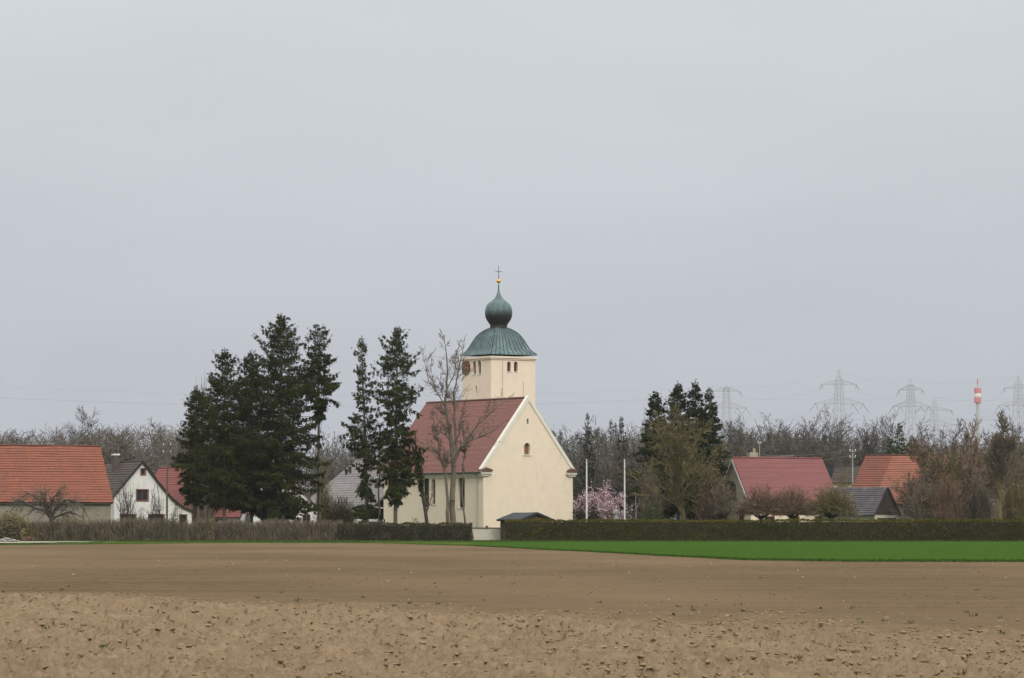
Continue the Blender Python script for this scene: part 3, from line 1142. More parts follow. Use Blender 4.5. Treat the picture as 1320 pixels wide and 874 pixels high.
def gable_house(name, label, cat, fr, Lu, Wv, ze, zr, m_wall, m_roof, row=0.36, over=0.35, verge=0.25, group=None, asym=0.5, seed=1, roof_split=None, base=0.0, lift=0.05, sag=0.03):
    """ridge along u; eaves at v=0 and v=Wv; returns thing, wall, roof"""
    o = thing(name, label, cat, fr.at(Lu / 2, Wv / 2, 0), group)
    prof = [(0, base), (Wv, base), (Wv, ze), (Wv * asym, zr), (0, ze)]
    wall = MB().prism([fr.at(0, b, z) for b, z in prof], fr.u * Lu).build('wall', M[m_wall], o)
    mb = MB()
    roofs = []
    top = fr.at(0, Wv * asym, zr) - fr.u * verge
    for sgn, b0 in ((1, 0.0), (-1, Wv)):
        e = fr.at(0, b0, ze) - fr.u * verge
        s = (top - e)
        S = s.length
        s = s.normalized()
        n = fr.u.cross(s).normalized()
        if n.z < 0:
            n = -n
        E = e - s * over + n * 0.17
        if roof_split and sgn == 1:
            k = roof_split[0]
            tile_slope(mb, E, fr.u, s, k, S + over, row, seed=seed)
            m2 = MB()
            tile_slope(m2, E + fr.u * k, fr.u, s, Lu + 2 * verge - k, S + over, row, seed=seed + 7)
            roofs.append(m2)
        else:
            tile_slope(mb, E, fr.u, s, Lu + 2 * verge, S + over, row, seed=seed, lift=lift, sag=sag)
    roof = mb.build('roof', M[m_roof], o, uv=True)
    for m2 in roofs:
        m2.build('roof', M[roof_split[1]], o, uv=True)['label'] = roof_split[2]
    # ridge tiles
    nr = max(2, int((Lu + 2 * verge) / 0.42))
    rb = MB()
    for i in range(nr):
        a = top + UP * 0.20 + fr.u * ((Lu + 2 * verge) * i / nr)
        rb.tube([a, a + fr.u * ((Lu + 2 * verge) / nr * 1.03)], [0.10, 0.115], 6)
    rb.build('ridge_tiles', M[m_roof], roof)
    return o, wall, roof


def gutter(o, fr, Lu, b, z, m='gutter', r=0.085):
    MB().tube([fr.at(-0.2, b, z), fr.at(Lu + 0.2, b, z)], r, 8).build('gutter', M[m], o)


# ------------------------------------------------------------------ the church
TH = R(33.7)
ch = Frame(pt(623, 697, 385), TH)                       # u along the gable, v along the nave
W, LN = 11.47, 20.0
ZE, ZR = 7.5, 15.0
church = thing('church', 'cream village church with red tiled nave and green onion domed tower', 'church', ch.at(W / 2, LN / 2, 0))
wall = MB().prism([ch.at(a, 0, z) for a, z in ((0, 0), (W, 0), (W, ZE), (W / 2, ZR), (0, ZE))], ch.v * LN).build('wall', M['cream'], church)
n_side, n_gab = -ch.u, -ch.v
cuts = []
side_w = []
for x0, x1, y0, y1 in ((507, 514.5, 613, 655), (545, 553, 613, 654), (590.8, 599, 612, 654.5)):
    c = on_plane((x0 + x1) / 2, y1, ch.O, n_side)
    z1 = on_plane((x0 + x1) / 2, y0, ch.O, n_side).z
    w_ = (on_plane(x0, y1, ch.O, n_side) - on_plane(x1, y1, ch.O, n_side)).length
    side_w.append((c, w_, z1 - c.z, 0))
c = on_plane(558.6, 650, ch.O, n_side)
side_w.append((c, 0.75, 2.75, 1))
for c, w_, h_, _ in side_w:
    cuts.append((place(c, ch.v, n_side, outline(w_, h_, True), 0.05), -n_side * 0.45))
cn = on_plane(679.3, 586, ch.O, n_gab)
cuts.append((place(cn, ch.u, n_gab, outline(0.72, 1.25, True), 0.05), -n_gab * 0.4))
cs = on_plane(680.3, 546.5, ch.O, n_gab)
cuts.append((place(cs, ch.u, n_gab, outline(0.24, 0.55), 0.05), -n_gab * 0.4))
carve(wall, cuts)
for c, w_, h_, nar in side_w:
    window(church, c, ch.v, n_side, w_ - 0.004, h_ - 0.003, True, 0.30, 'frame_grey' if nar else 'frame_dark', 0.06, (1, 4), sill='trim')
MB().prism(place(cn, ch.u, n_gab, outline(0.715, 1.24, True), -0.28), -n_gab * 0.05).build('niche_board', M['niche'], church)
ring_o, ring_i = outline(0.98, 1.42, True), outline(0.72, 1.25, True)
mb = MB()
for i in range(2, 10):
    q = [cn + ch.u * x + UP * y for x, y in (ring_o[i], ring_o[i + 1], ring_i[i + 1], ring_i[i])]
    mb.prism(q, n_gab * 0.03)
mb.build('niche_surround', M['church_trim'], church)
MB().box(cn, ch.u, n_gab, UP, (-0.5, 0.5), (-0.05, 0.1), (-0.1, -0.003)).build('niche_sill', M['trim'], church)
MB().prism(place(cs, ch.u, n_gab, outline(0.235, 0.54), -0.25), -n_gab * 0.05).build('slit', M['dark'], church)
# plinth, cornice band, coping along the gable
mb = MB()
mb.box(ch.O, ch.u, ch.v, UP, (-0.08, W + 0.08), (-0.08, LN + 0.08), (0, 0.9))
mb.build('plinth', M['trim'], church)
mb = MB()
mb.box(ch.O, ch.u, ch.v, UP, (-0.22, -0.004), (0.0, LN), (ZE - 0.62, ZE - 0.12))
mb.box(ch.O, ch.u, ch.v, UP, (-0.12, -0.002), (0.0, LN), (ZE - 0.80, ZE - 0.624))
mb.build('cornice', M['church_trim'], church)
# nave roof
mb = MB()
for sgn in (1, -1):
    e = ch.at(0 if sgn == 1 else W, 0.42, ZE)
    top = ch.at(W / 2, 0.42, ZR)
    s = (top - e).normalized()
    S = (top - e).length
    n = ch.v.cross(s).normalized()
    n = n if n.z > 0 else -n
    tile_slope(mb, e - s * 0.45 + n * 0.17, ch.v, s, LN - 0.42 + 0.25, S + 0.45, 0.24, lift=0.014, seed=3 + sgn, sag=0.012, useg=1.5)
nave_roof = mb.build('nave_roof', M['church_tiles'], church, uv=True)
rb = MB()
nr = 46
for i in range(nr):
    a = ch.at(W / 2, 0.42 + (LN - 0.2) * i / nr, ZR + 0.22)
    rb.tube([a, a + ch.v * ((LN - 0.2) / nr * 1.03)], [0.13, 0.115], 7)
rb.build('ridge_tiles', M['church_tiles'], nave_roof)
mb = MB()
hv = Vector((W / 2, 0, ZR - ZE))
for sgn in (0, 1):
    a0 = 0 if sgn == 0 else W
    d = 1 if sgn == 0 else -1
    lo, hi = ch.at(a0 - d * 0.1, 0, ZE - 0.12), ch.at(W / 2, 0, ZR)
    s = (hi - lo).normalized()
    nn = (ch.v.cross(s)).normalized()
    nn = nn if nn.z > 0 else -nn
    pts = [lo - nn * 0.08, lo + nn * 0.28, ch.at(W / 2, 0, ZR + 0.45), ch.at(W / 2, 0, ZR - 0.15)]
    mb.prism([p - ch.v * 0.09 for p in pts], ch.v * 0.55)
mb.build('gable_coping', M['church_trim'], church)
# kneelers with little tiled roofs at the foot of the gable
for a0, d in ((0, 1), (W, -1)):
    mb = MB()
    lo, hi = (-0.40, 0.95) if d == 1 else (-0.95, 0.40)
    mb.box(ch.at(a0, 0, 0), ch.u, ch.v, UP, (lo * 0.95, hi * 0.95), (-0.30, -0.003), (ZE - 0.46, ZE - 0.16))
    mb.box(ch.at(a0, 0, 0), ch.u, ch.v, UP, (lo * 0.7, hi * 0.7), (-0.18, -0.002), (ZE - 0.66, ZE - 0.463))
    kn = mb.build('kneeler', M['church_trim'], church)
    mb = MB()
    pr = [(-0.46, 0), (1.02, 0), (0.80, 0.20), (0.25, 0.34), (-0.26, 0.20)]
    q = [ch.at(a0 + d * x, -0.46, ZE - 0.155 + y) for x, y in pr]
    q2 = [ch.at(a0 + d * x * 0.9, -0.10, ZE - 0.155 + y * 1.25) for x, y in pr]
    for i in range(5):
        j = (i + 1) % 5
        mb.poly([q[i], q[j], q2[j], q2[i]])
    mb.poly(q)
    mb.build('kneeler_roof', M['brick_red'], kn)
mb = MB()
mb.tube([ch.at(-0.42, -0.05, ZE - 0.28), ch.at(-0.42, LN + 0.1, ZE - 0.28)], 0.09, 8)
mb.build('gutter', M['gutter'], church)
for b in (1.05, 6.1):
    mb = MB()
    mb.tube([ch.at(-0.40, b, ZE - 0.3), ch.at(-0.30, b, ZE - 0.75), ch.at(-0.09, b, ZE - 1.15), ch.at(-0.09, b, 0.2)], 0.055, 8)
    mb.build('downpipe', M['pipe'], church)

# tower
ts, tb, TW = 11.35, 15.75, 5.92
tw = Frame(ch.at(ts, tb), TH)
TZ = 20.35
tower = MB().box(tw.O, tw.u, tw.v, UP, (0, TW), (0, TW), (0, TZ)).build('tower_wall', M['cream'], church)
cuts, op = [], []
for x, y0, y1, w_, arched, face in ((611.4, 465.5, 482.5, 0.62, True, 0), (617.9, 464.5, 482, 0.62, True, 0), (613.9, 497.5, 506.5, 0.30, False, 0),
                                    (656.2, 466, 479, 0.50, True, 1), (664.9, 466, 479, 0.50, True, 1)):
    n, a = ((-tw.u, tw.v) if face == 0 else (-tw.v, tw.u))
    c = on_plane(x, y1, tw.O, n)
    h_ = on_plane(x, y0, tw.O, n).z - c.z
    cuts.append((place(c, a, n, outline(w_, h_, arched), 0.05), -n * 0.5))
    op.append((c, a, n, w_, h_, arched))
carve(tower, cuts)
for c, a, n, w_, h_, arched in op:
    mb = MB()
    if arched:                                           # sound louvres
        for i in range(8):
            z = h_ * (i + 0.3) / 8
            hw = w_ / 2 - 0.01 if z < h_ - w_ / 2 else math.sqrt(max(0.01, (w_ / 2) ** 2 - (z - h_ + w_ / 2) ** 2)) - 0.01
            q = [c + a * (-hw) + n * (-0.20) + UP * z, c + a * hw + n * (-0.20) + UP * z, c + a * hw + n * (-0.34) + UP * (z + 0.13), c + a * (-hw) + n * (-0.34) + UP * (z + 0.13)]
            mb.prism(q, UP * 0.025)
        lo = mb.build('bell_opening', M['louvre'], church)
        MB().prism(place(c, a, n, outline(w_ - 0.006, h_ - 0.004, True), -0.42), -n * 0.02).build('backing', M['dark'], lo)
        MB().box(c, a, n, UP, (-w_ / 2 - 0.06, w_ / 2 + 0.06), (-0.1, 0.06), (-0.07, -0.003)).build('sill', M['trim'], lo)
    else:
        MB().prism(place(c, a, n, outline(w_ - 0.005, h_ - 0.004), -0.3), -n * 0.02).build('slit', M['dark'], church)
# tower cornice under the dome
mb = MB()
for i, (g_, z0, z1) in enumerate(((0.10, TZ - 0.30, TZ - 0.14), (0.2, TZ - 0.137, TZ + 0.06))):
    mb.box(tw.O, tw.u, tw.v, UP, (-g_, TW + g_), (-g_, TW + g_), (z0, z1))
mb.build('tower_cornice', M['cream'], church)
# clock on the left face
cc = on_plane(601.2, 474, tw.O, -tw.u)
n, a = -tw.u, tw.v
disc = [(math.cos(2 * math.pi * i / 32), math.sin(2 * math.pi * i / 32)) for i in range(32)]
RC = 0.80
clock = MB().prism([cc + a * (x * RC) + UP * (y * RC) + n * 0.003 for x, y in disc], n * 0.05).build('clock', M['dial'], church)
mb = MB()
for i in range(32):
    j = (i + 1) % 32
    q = [cc + a * (disc[k][0] * q_) + UP * (disc[k][1] * q_) + n * 0.056 for k, q_ in ((i, RC * 1.04), (j, RC * 1.04), (j, RC * 0.93), (i, RC * 0.93))]
    mb.prism(q, n * 0.04)
mb.build('rim', M['frame_dark'], clock)
for i in range(12):
    t = 2 * math.pi * i / 12
    e, f = a * math.sin(t) + UP * math.cos(t), a * math.cos(t) - UP * math.sin(t)
    MB().prism([cc + e * (RC * k) + f * s + n * 0.056 for k, s in ((0.70, -0.035), (0.70, 0.035), (0.88, 0.035), (0.88, -0.035))], n * 0.02).build('hour_mark', M['gold'], clock)
for t, ln in ((R(128), 0.42), (R(262), 0.62)):
    e, f = a * math.sin(t) + UP * math.cos(t), a * math.cos(t) - UP * math.sin(t)
    MB().prism([cc + e * k + f * s + n * 0.09 for k, s in ((-0.12, -0.03), (-0.12, 0.03), (ln, 0.015), (ln, -0.015))], n * 0.02).build('hand', M['gold'], clock)
# lightning conductor and pipe
for x, y0, y1 in ((647.8, 458, 525), (674.5, 492, 520)):
    p0, p1 = on_plane(x, y0, tw.O, -tw.v), on_plane(x, y1, tw.O, -tw.v)
    MB().tube([p0 - tw.v * 0.04, Vector((p0.x, p0.y, p1.z)) - tw.v * 0.04], 0.02, 6).build('conductor', M['pipe'], church)
# bell shaped copper roof
tc = tw.at(TW / 2, TW / 2)
zc = lambda y: hz(y, 408.4)
bell = [(1.0, 458.6), (0.99, 457.6), (0.90, 454.6), (0.82, 451.2), (0.765, 447.5), (0.71, 443), (0.645, 438), (0.575, 433.4), (0.50, 429.8), (0.42, 427), (0.33, 424.4), (0.24, 422.5)]
HB = 3.13
rings = []
mb = MB()
rings = [[tc + tw.u * (sx * HB * k) + tw.v * (sy * HB * k) + UP * zc(y) for sx, sy in ((-1, -1), (1, -1), (1, 1), (-1, 1))] for k, y in bell]
mb.tube_rings(rings)
dome = mb.build('tower_roof', M['copper'], church)
dome['label'] = 'green copper bell shaped tower roof'
for f_i, (ax, ay) in enumerate(((tw.u, tw.v), (tw.v, tw.u))):
    for sg in (-1, 1):
        for k in range(11):                              # standing seams
            u_ = -1 + 2 * k / 10
            path = []
            for kk, y in bell[1:]:
                path.append(tc + ax * (u_ * HB * kk) + ay * (sg * HB * kk) + UP * (zc(y) + 0.0))
            MB().tube(path, [0.060] * (len(path) - 3) + [0.05, 0.035, 0.02], 4, cap=False).build('seam', M['copper_dark'], dome)
# onion
prof_px = [(10.8, 422.4), (10.6, 420), (11.3, 418), (13.2, 415.3), (15.4, 411.9), (16.7, 408.4), (17.2, 405), (17.2, 401), (16.3, 396.8), (14.8, 393.3), (12.7, 390.6), (9.6, 388.3), (5.6, 385), (3.4, 381.7), (1.9, 377.5), (0.95, 374), (0.75, 366)]
pxm = 408.4 / F
prof = [(0.9, zc(424.5))] + [(p * pxm, zc(y)) for p, y in prof_px]
mb = MB()
SD = 48
rings = []
for rr_, z in prof:
    ring = []
    for k in range(SD):
        t = 2 * math.pi * k / SD
        q = rr_ * (1 + (0.030 if k % 3 == 0 else 0.0))
        ring.append(Vector((tc.x + q * math.cos(t), tc.y + q * math.sin(t), z)))
    rings.append(ring)
mb.tube_rings(rings)
nt, c, ad, bs = _onion
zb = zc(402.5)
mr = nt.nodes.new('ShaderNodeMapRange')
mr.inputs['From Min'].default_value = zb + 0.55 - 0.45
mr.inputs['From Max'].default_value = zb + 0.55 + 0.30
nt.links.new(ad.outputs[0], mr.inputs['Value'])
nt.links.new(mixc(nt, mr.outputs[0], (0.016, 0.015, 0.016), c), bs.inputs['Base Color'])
bs.inputs['Roughness'].default_value = 0.6
onion = mb.build('onion_dome', M['copper_onion'], church, smooth=False)
onion['label'] = 'green copper onion dome, dark brown round its lower half'
zb_ = zc(362.4)
mb = MB()
mb.lathe(tc, [(0.24 * math.sin(math.pi * max(0.02, min(0.98, i / 12))), zb_ - 0.24 * math.cos(math.pi * i / 12)) for i in range(13)], 20)
mb.build('gilded_ball', M['gold'], church, smooth=True)
mb = MB()
mb.tube([tc + UP * (zb_ + 0.2), tc + UP * zc(342.5)], [0.045, 0.03], 6)
q = tc + UP * zc(350)
ca = (tw.u * 0.9 + tw.v * -0.3).normalized()
mb.tube([q - ca * 0.34, q + ca * 0.34], 0.032, 6)
for s_ in (-1, 1):
    mb.lathe(q + ca * (0.34 * s_), [(0.02, q.z - 0.05), (0.05, q.z), (0.02, q.z + 0.05)], 8)
mb.build('cross', M['iron'], church)

# ------------------------------------------------------------------ orange barn on the left
fr = Frame(pt(145, 690, 395), R(22.5))
fr.O = fr.O - fr.u * 27.0
barn_lab = 'long barn with steep orange tiled roof and drab plaster wall'
o, wall, roof = gable_house('barn', barn_lab, 'barn', fr, 26.8, 10.1, hz(645, 395) - 0.1, hz(574, 400) - 0.3, 'grey_plaster', 'barn_tiles', verge=0.2, over=0.3, seed=5, sag=0.045)
MB().box(fr.O, fr.u, fr.v, UP, (-0.1, 26.9), (-0.30, -0.16), (hz(645, 395) - 0.42, hz(645, 395) - 0.28)).build('eave_board', M['wood_dark'], o)

# ------------------------------------------------------------------ white gabled house with catslide roof
fr = Frame(pt(147, 690, 406), R(26))
gn = -fr.v
sil = [(147, 697), (247, 697), (247, 660), (236, 655.5), (222, 645.5), (205, 625.5), (183, 597), (147, 640)]
gp = [on_plane(x, y, fr.O, gn) for x, y in sil]
for p in gp[:2]:
    p.z = 0.0
DP = 11.0
house = thing('white_house', 'white house with dark roof sweeping low on the right behind bare shrubs', 'house', fr.at(4.5, DP / 2))
wall = MB().prism(gp, fr.v * DP).build('wall', M['old_white'], house)
wins = [(184.5, 604.5, 612, 5.2, 0), (183.5, 631.5, 645.5, 14.5, 1), (165, 663.5, 678, 19, 1), (201.5, 663.5, 678, 19.5, 1), (236, 664, 676, 8.5, 0)]
cuts, ww = [], []
for x, y0, y1, wp, b in wins:
    c = on_plane(x, y1, fr.O, gn)
    h_ = on_plane(x, y0, fr.O, gn).z - c.z
    w_ = (on_plane(x - wp / 2, y1, fr.O, gn) - on_plane(x + wp / 2, y1, fr.O, gn)).length
    cuts.append((place(c, fr.u, gn, outline(w_, h_), 0.05), -gn * 0.35))
    ww.append((c, w_, h_, b))
carve(wall, cuts)
for c, w_, h_, b in ww:
    o = window(house, c, fr.u, gn, w_ - 0.004, h_ - 0.004, False, 0.12, 'frame_brown', 0.07, (b, 0))
    mb = MB()
    for x0, x1, y0, y1 in ((-w_ / 2 - 0.1, w_ / 2 + 0.1, h_, h_ + 0.1), (-w_ / 2 - 0.1, -w_ / 2, 0, h_), (w_ / 2, w_ / 2 + 0.1, 0, h_), (-w_ / 2 - 0.1, w_ / 2 + 0.1, -0.1, 0)):
        mb.box(c, fr.u, gn, UP, (x0, x1), (0.002, 0.03), (y0 + 0.002, y1 - 0.002))
    mb.build('surround', M['frame_brown'], o)
    if b:
        for s_ in (-1, 1):                               # net curtains
            MB().box(c, fr.u, gn, UP, sorted((s_ * w_ * 0.08, s_ * w_ * 0.36)), (-0.24, -0.22), (h_ * 0.25, h_ * 0.93)).build('curtain', M['frame_grey'], o)
mb = MB()
line = gp[2:]                                            # right foot up over the apex to the left eave
for i in range(len(line) - 1):
    p, q = line[i], line[i + 1]
    n = (q - p).cross(fr.v).normalized()
    n = n if n.z > 0 else -n
    s = (q - p) if q.z > p.z else (p - q)
    lo = p if q.z > p.z else q
    if i == 0:
        lo = lo - s.normalized() * 0.3
    if i == len(line) - 2:
        lo = lo - s.normalized() * 0.35
    ext = (q - p).length + (0.3 if i == 0 else 0.35 if i == len(line) - 2 else 0.02)
    tile_slope(mb, lo - fr.v * 0.28 + n * 0.17, fr.v, s.normalized(), DP + 0.5, ext, 0.36, seed=20 + i)
roof = mb.build('roof', M['brown_tiles'], house, uv=True)
ap = gp[6]
mb = MB()
for i in range(26):
    a = ap + UP * 0.2 - fr.v * 0.28 + fr.v * ((DP + 0.5) * i / 26)
    mb.tube([a, a + fr.v * ((DP + 0.5) / 26 * 1.03)], [0.1, 0.115], 6)
mb.build('ridge_tiles', M['brown_tiles'], roof)
c = pt(149, 600, 413)
mb = MB()
mb.box(Vector((c.x, c.y, 0)), fr.u, fr.v, UP, (-0.32, 0.32), (-0.35, 0.35), (4, hz(587, 413)))
chim = mb.build('chimney', M['brick'], house)
MB().box(Vector((c.x, c.y, 0)), fr.u, fr.v, UP, (-0.38, 0.38), (-0.4, 0.4), (hz(587, 413) + 0.002, hz(585, 413))).build('chimney_cap', M['trim'], chim)
mb = MB()
mq = pt(152.5, 590, 416)
mb.tube([Vector((mq.x, mq.y, 7.5)), Vector((mq.x, mq.y, hz(571, 416)))], 0.05, 6)
mb.tube([Vector((mq.x - 0.4, mq.y, hz(573.5, 416))), Vector((mq.x + 0.4, mq.y, hz(573.5, 416)))], 0.04, 6)
mb.build('wire_mast', M['iron'], house)

# ------------------------------------------------------------------ low red roofed house behind the conifers
fr = Frame(pt(178, 690, 430), R(-28))
Wr = 9.6
o, wall, roof = gable_house('farmhouse', 'low farmhouse with broad red tiled roof half hidden behind the big spruces', 'house', fr, 14.2, Wr, hz(664, 428), hz(603, 432) - 0.2, 'old_white', 'red_tiles', over=0.5, seed=9)
gutter(o, fr, 14.2, -0.5, hz(664, 428) - 0.45)
for k in (7.2, 10.5):
    c = fr.at(k, 0, 1.2)
    window(o, c, fr.u, -fr.v, 1.2, 1.1, False, -0.07, 'frame_brown', 0.08, (1, 0), sill='trim')

# ------------------------------------------------------------------ white house with orange verge behind the spruces
fr = Frame(pt(325, 690, 416), R(6))
gn = -fr.v
wv = (on_plane(411, 690, fr.O, gn) - on_plane(325, 690, fr.O, gn)).length
apx = on_plane(368, 607, fr.O, gn)
o = thing('cottage', 'white cottage with orange roof edge glimpsed between spruce trunks', 'house', fr.at(wv / 2, 4.5))
ze = hz(660, 416)
wall = MB().prism([fr.at(0, 0, 0), fr.at(wv, 0, 0), fr.at(wv, 0, ze), fr.at(wv / 2, 0, apx.z), fr.at(0, 0, ze)], fr.v * 9).build('wall', M['old_white'], o)
mb = MB()
for b0, d in ((0, 1), (wv, -1)):
    e = fr.at(b0, -0.3, ze)
    s = fr.at(wv / 2, -0.3, apx.z) - e
    n = fr.v.cross(s).normalized()
    n = n if n.z > 0 else -n
    tile_slope(mb, e - s.normalized() * 0.4 + n * 0.17, fr.v, s.normalized(), 9.5, s.length + 0.4, 0.36, seed=31 + d)
mb.build('roof', M['new_tiles'], o, uv=True)
for x, y0, y1 in ((342, 662, 676), (395, 662, 676), (368, 635, 648)):
    c = on_plane(x, y1, fr.O, gn)
    window(o, c, fr.u, gn, 0.9, 1.15, False, -0.07, 'frame_brown', 0.08, (1, 0), sill='trim')

# ------------------------------------------------------------------ big grey roofed barn
fr = Frame(pt(468, 690, 421), TH)
zeb, zrb = hz(660, 421) + 0.1, hz(588, 434)
bw, bl = 19.2, 15.5
o = thing('grey_barn', 'large open barn with broad grey sheet roof behind the slender spruces', 'barn', fr.at(bw / 2, bl / 2))
for b0 in (bl - 0.2,):
    MB().prism([fr.at(0, b0, 0), fr.at(bw, b0, 0), fr.at(bw, b0, zeb), fr.at(bw / 2, b0, zrb - 0.1), fr.at(0, b0, zeb)], fr.v * 0.2).build('wall', M['wood_dark'], o)
MB().box(fr.O, fr.u, fr.v, UP, (0, 0.2), (0, bl - 0.203), (0, zeb - 0.05)).build('wall', M['wood_dark'], o)
MB().box(fr.O, fr.u, fr.v, UP, (bw - 0.2, bw), (0, bl - 0.203), (0, zeb - 0.05)).build('wall', M['wood_dark'], o)
mb = MB()
for b0, d in ((0, 1), (bw, -1)):
    pts = [(-0.55, -0.25), (1.2, 0.62), (bw / 2, zrb - zeb)]
    for (a0, z0), (a1, z1) in zip(pts, pts[1:]):
        e = fr.at(b0 + d * a0, -0.5, zeb + z0)
        s = fr.at(b0 + d * a1, -0.5, zeb + z1) - e
        n = fr.v.cross(s).normalized()
        n = n if n.z > 0 else -n
        tile_slope(mb, e + n * 0.15, fr.v, s.normalized(), bl + 1.0, s.length + 0.02, 0.5, lift=0.035, seed=41 + d)
mb.build('roof', M['grey_sheet'], o, uv=True)
for k in (0.25, 0.5, 0.75):
    MB().box(fr.O, fr.u, fr.v, UP, (bw * k - 0.12, bw * k + 0.12), (0.1, 0.34), (0, zeb + (zrb - zeb) * (1 - abs(k - 0.5) * 2) - 0.4)).build('post', M['wood_dark'], o)
p0, p1 = fr.at(0.4, -0.12, hz(652, 421)), fr.at(9.0, -0.12, hz(664, 424))
MB().tube([p0, p1], 0.10, 6).build('rail', M['frame_grey'], o)
mb = MB()
for b0, d in ((0, 1), (bw, -1)):
    a_, c_ = fr.at(b0 - d * 0.55, -0.53, zeb - 0.32), fr.at(bw / 2, -0.53, zrb - 0.05)
    mb.prism([a_, c_, c_ - UP * 0.28, a_ - UP * 0.2], -fr.v * 0.05)
mb.build('barge_board', M['grey_sheet'], o)

# ------------------------------------------------------------------ house with dusty red roof on the right
fr = Frame(pt(968, 690, 392), R(23))
Lh, Wh = 10.6, 8.3
ze, zr = hz(648, 392), hz(590, 396) - 0.2
o, wall, roof = gable_house('red_roofed_house', 'cream house with plain dusty red roof behind the pollarded trees', 'house', fr, Lh, Wh, ze, zr, 'cream', 'pink_tiles', row=0.33, over=0.25, verge=0.2, seed=51, lift=0.02)
gn = -fr.u
mb = MB()
for b0, d in ((0, 1), (Wh, -1)):                          # white barge boards on the near gable
    a_, c_ = fr.at(-0.22, b0 - d * 0.2, ze - 0.2), fr.at(-0.22, Wh / 2, zr + 0.12)
    mb.prism([a_, c_, c_ - UP * 0.42, a_ - UP * 0.3], gn * 0.05)
mb.build('barge_board', M['trim'], o)
c = on_plane(945.5, 642, fr.O, gn)
window(o, c, fr.v, gn, 1.1, 1.5, False, -0.07, 'frame_brown', 0.09, (1, 0))
for x in (935, 957):
    c = on_plane(x, 672, fr.O, gn)
    window(o, c, fr.v, gn, 1.0, 1.3, False, -0.07, 'frame_brown', 0.09, (1, 0), sill='trim')
for k in (2.2, 5.2, 8.3):
    window(o, fr.at(k, 0, 1.4), fr.u, -fr.v, 1.2, 1.2, False, -0.07, 'frame_brown', 0.09, (1, 0), sill='trim')
gutter(o, fr, Lh, -0.32, ze - 0.32)
cq = fr.at(2.6, Wh / 2 + 0.6)
ch_ = MB().box(cq, fr.u, fr.v, UP, (-0.5, 0.5), (-0.35, 0.35), (zr - 1.2, hz(583, 396))).build('chimney', M['brick_pale'], o)
mb = MB()
mb.lathe(cq + fr.u * 0.2, [(0.16, hz(583, 396) + 0.002), (0.15, hz(579, 396)), (0.2, hz(578.6, 396)), (0.05, hz(577.8, 396))], 10)
mb.build('chimney_pot', M['brick_pale'], ch_)
mb = MB()
mb.lathe(cq - fr.u * 0.32, [(0.13, hz(583, 396) + 0.002), (0.13, hz(579.5, 396)), (0.1, hz(579, 396))], 10)
mb.build('chimney_pot', M['felt'], ch_)

# dark garage with purple grey shingles
fr = Frame(pt(1127, 690, 386), R(45))
gw, gl = 4.0, 7.2
ze, zr = hz(662.5, 386), hz(629, 388)
o = thing('garage', 'cream garage with purple grey shingle roof and boarded brown gable', 'garage', fr.at(gw / 2, gl / 2))
wall = MB().box(fr.O, fr.u, fr.v, UP, (0, gw), (0, gl), (0, ze)).build('wall', M['wall_white'], o)
gb = MB()
MB().prism([fr.at(-0.1, -0.06, ze + 0.002), fr.at(gw + 0.1, -0.06, ze + 0.002), fr.at(gw / 2, -0.06, zr - 0.05)], fr.v * 0.2).build('gable_cladding', M['wood_dark'], o)
gbo = o.children[-1]
for i in range(14):                                       # boards
    x = gw * (i + 0.5) / 14
    top = ze + (zr - ze) * (1 - abs(x - gw / 2) / (gw / 2)) - 0.12
    if top > ze + 0.15:
        MB().box(fr.O, fr.u, fr.v, UP, (x - 0.115, x + 0.115), (-0.09, -0.063), (ze - 0.05, top)).build('board', M['wood_dark'], gbo)
mb = MB()
for b0, d in ((0, 1), (gw, -1)):
    e = fr.at(b0, -0.25, ze)
    s = fr.at(gw / 2, -0.25, zr) - e
    n = fr.v.cross(s).normalized()
    n = n if n.z > 0 else -n
    tile_slope(mb, e - s.normalized() * 0.25 + n * 0.17, fr.v, s.normalized(), gl + 0.5, s.length + 0.25, 0.28, seed=61 + d)
mb.build('roof', M['slate'], o, uv=True)
MB().box(fr.O, fr.u, fr.v, UP, (0.45, gw - 0.35), (-0.05, -0.003), (0.02, ze - 0.42)).build('garage_door', M['wood_dark'], o)
MB().tube([fr.at(-0.28, -0.2, ze - 0.28), fr.at(-0.12, -0.12, ze - 0.6), fr.at(-0.12, -0.12, 0.1)], 0.05, 6).build('downpipe', M['gutter'], o)
MB().tube([fr.at(-0.30, -0.25, ze - 0.22), fr.at(-0.30, gl + 0.2, ze - 0.22)], 0.07, 6).build('gutter', M['gutter'], o)

# old tiled barn on the right
fr = Frame(pt(1094, 690, 402), R(-30))
o, wall, roof = gable_house('tiled_barn', 'old barn with patched red tile roof behind the bare thicket', 'barn', fr, 15.5, 10.2, hz(648, 402), hz(587, 405) - 0.2, 'grey_plaster', 'old_tiles',
                            seed=71, verge=0.2, roof_split=(3.3, 'new_tiles', 'lighter orange relaid tiles'))

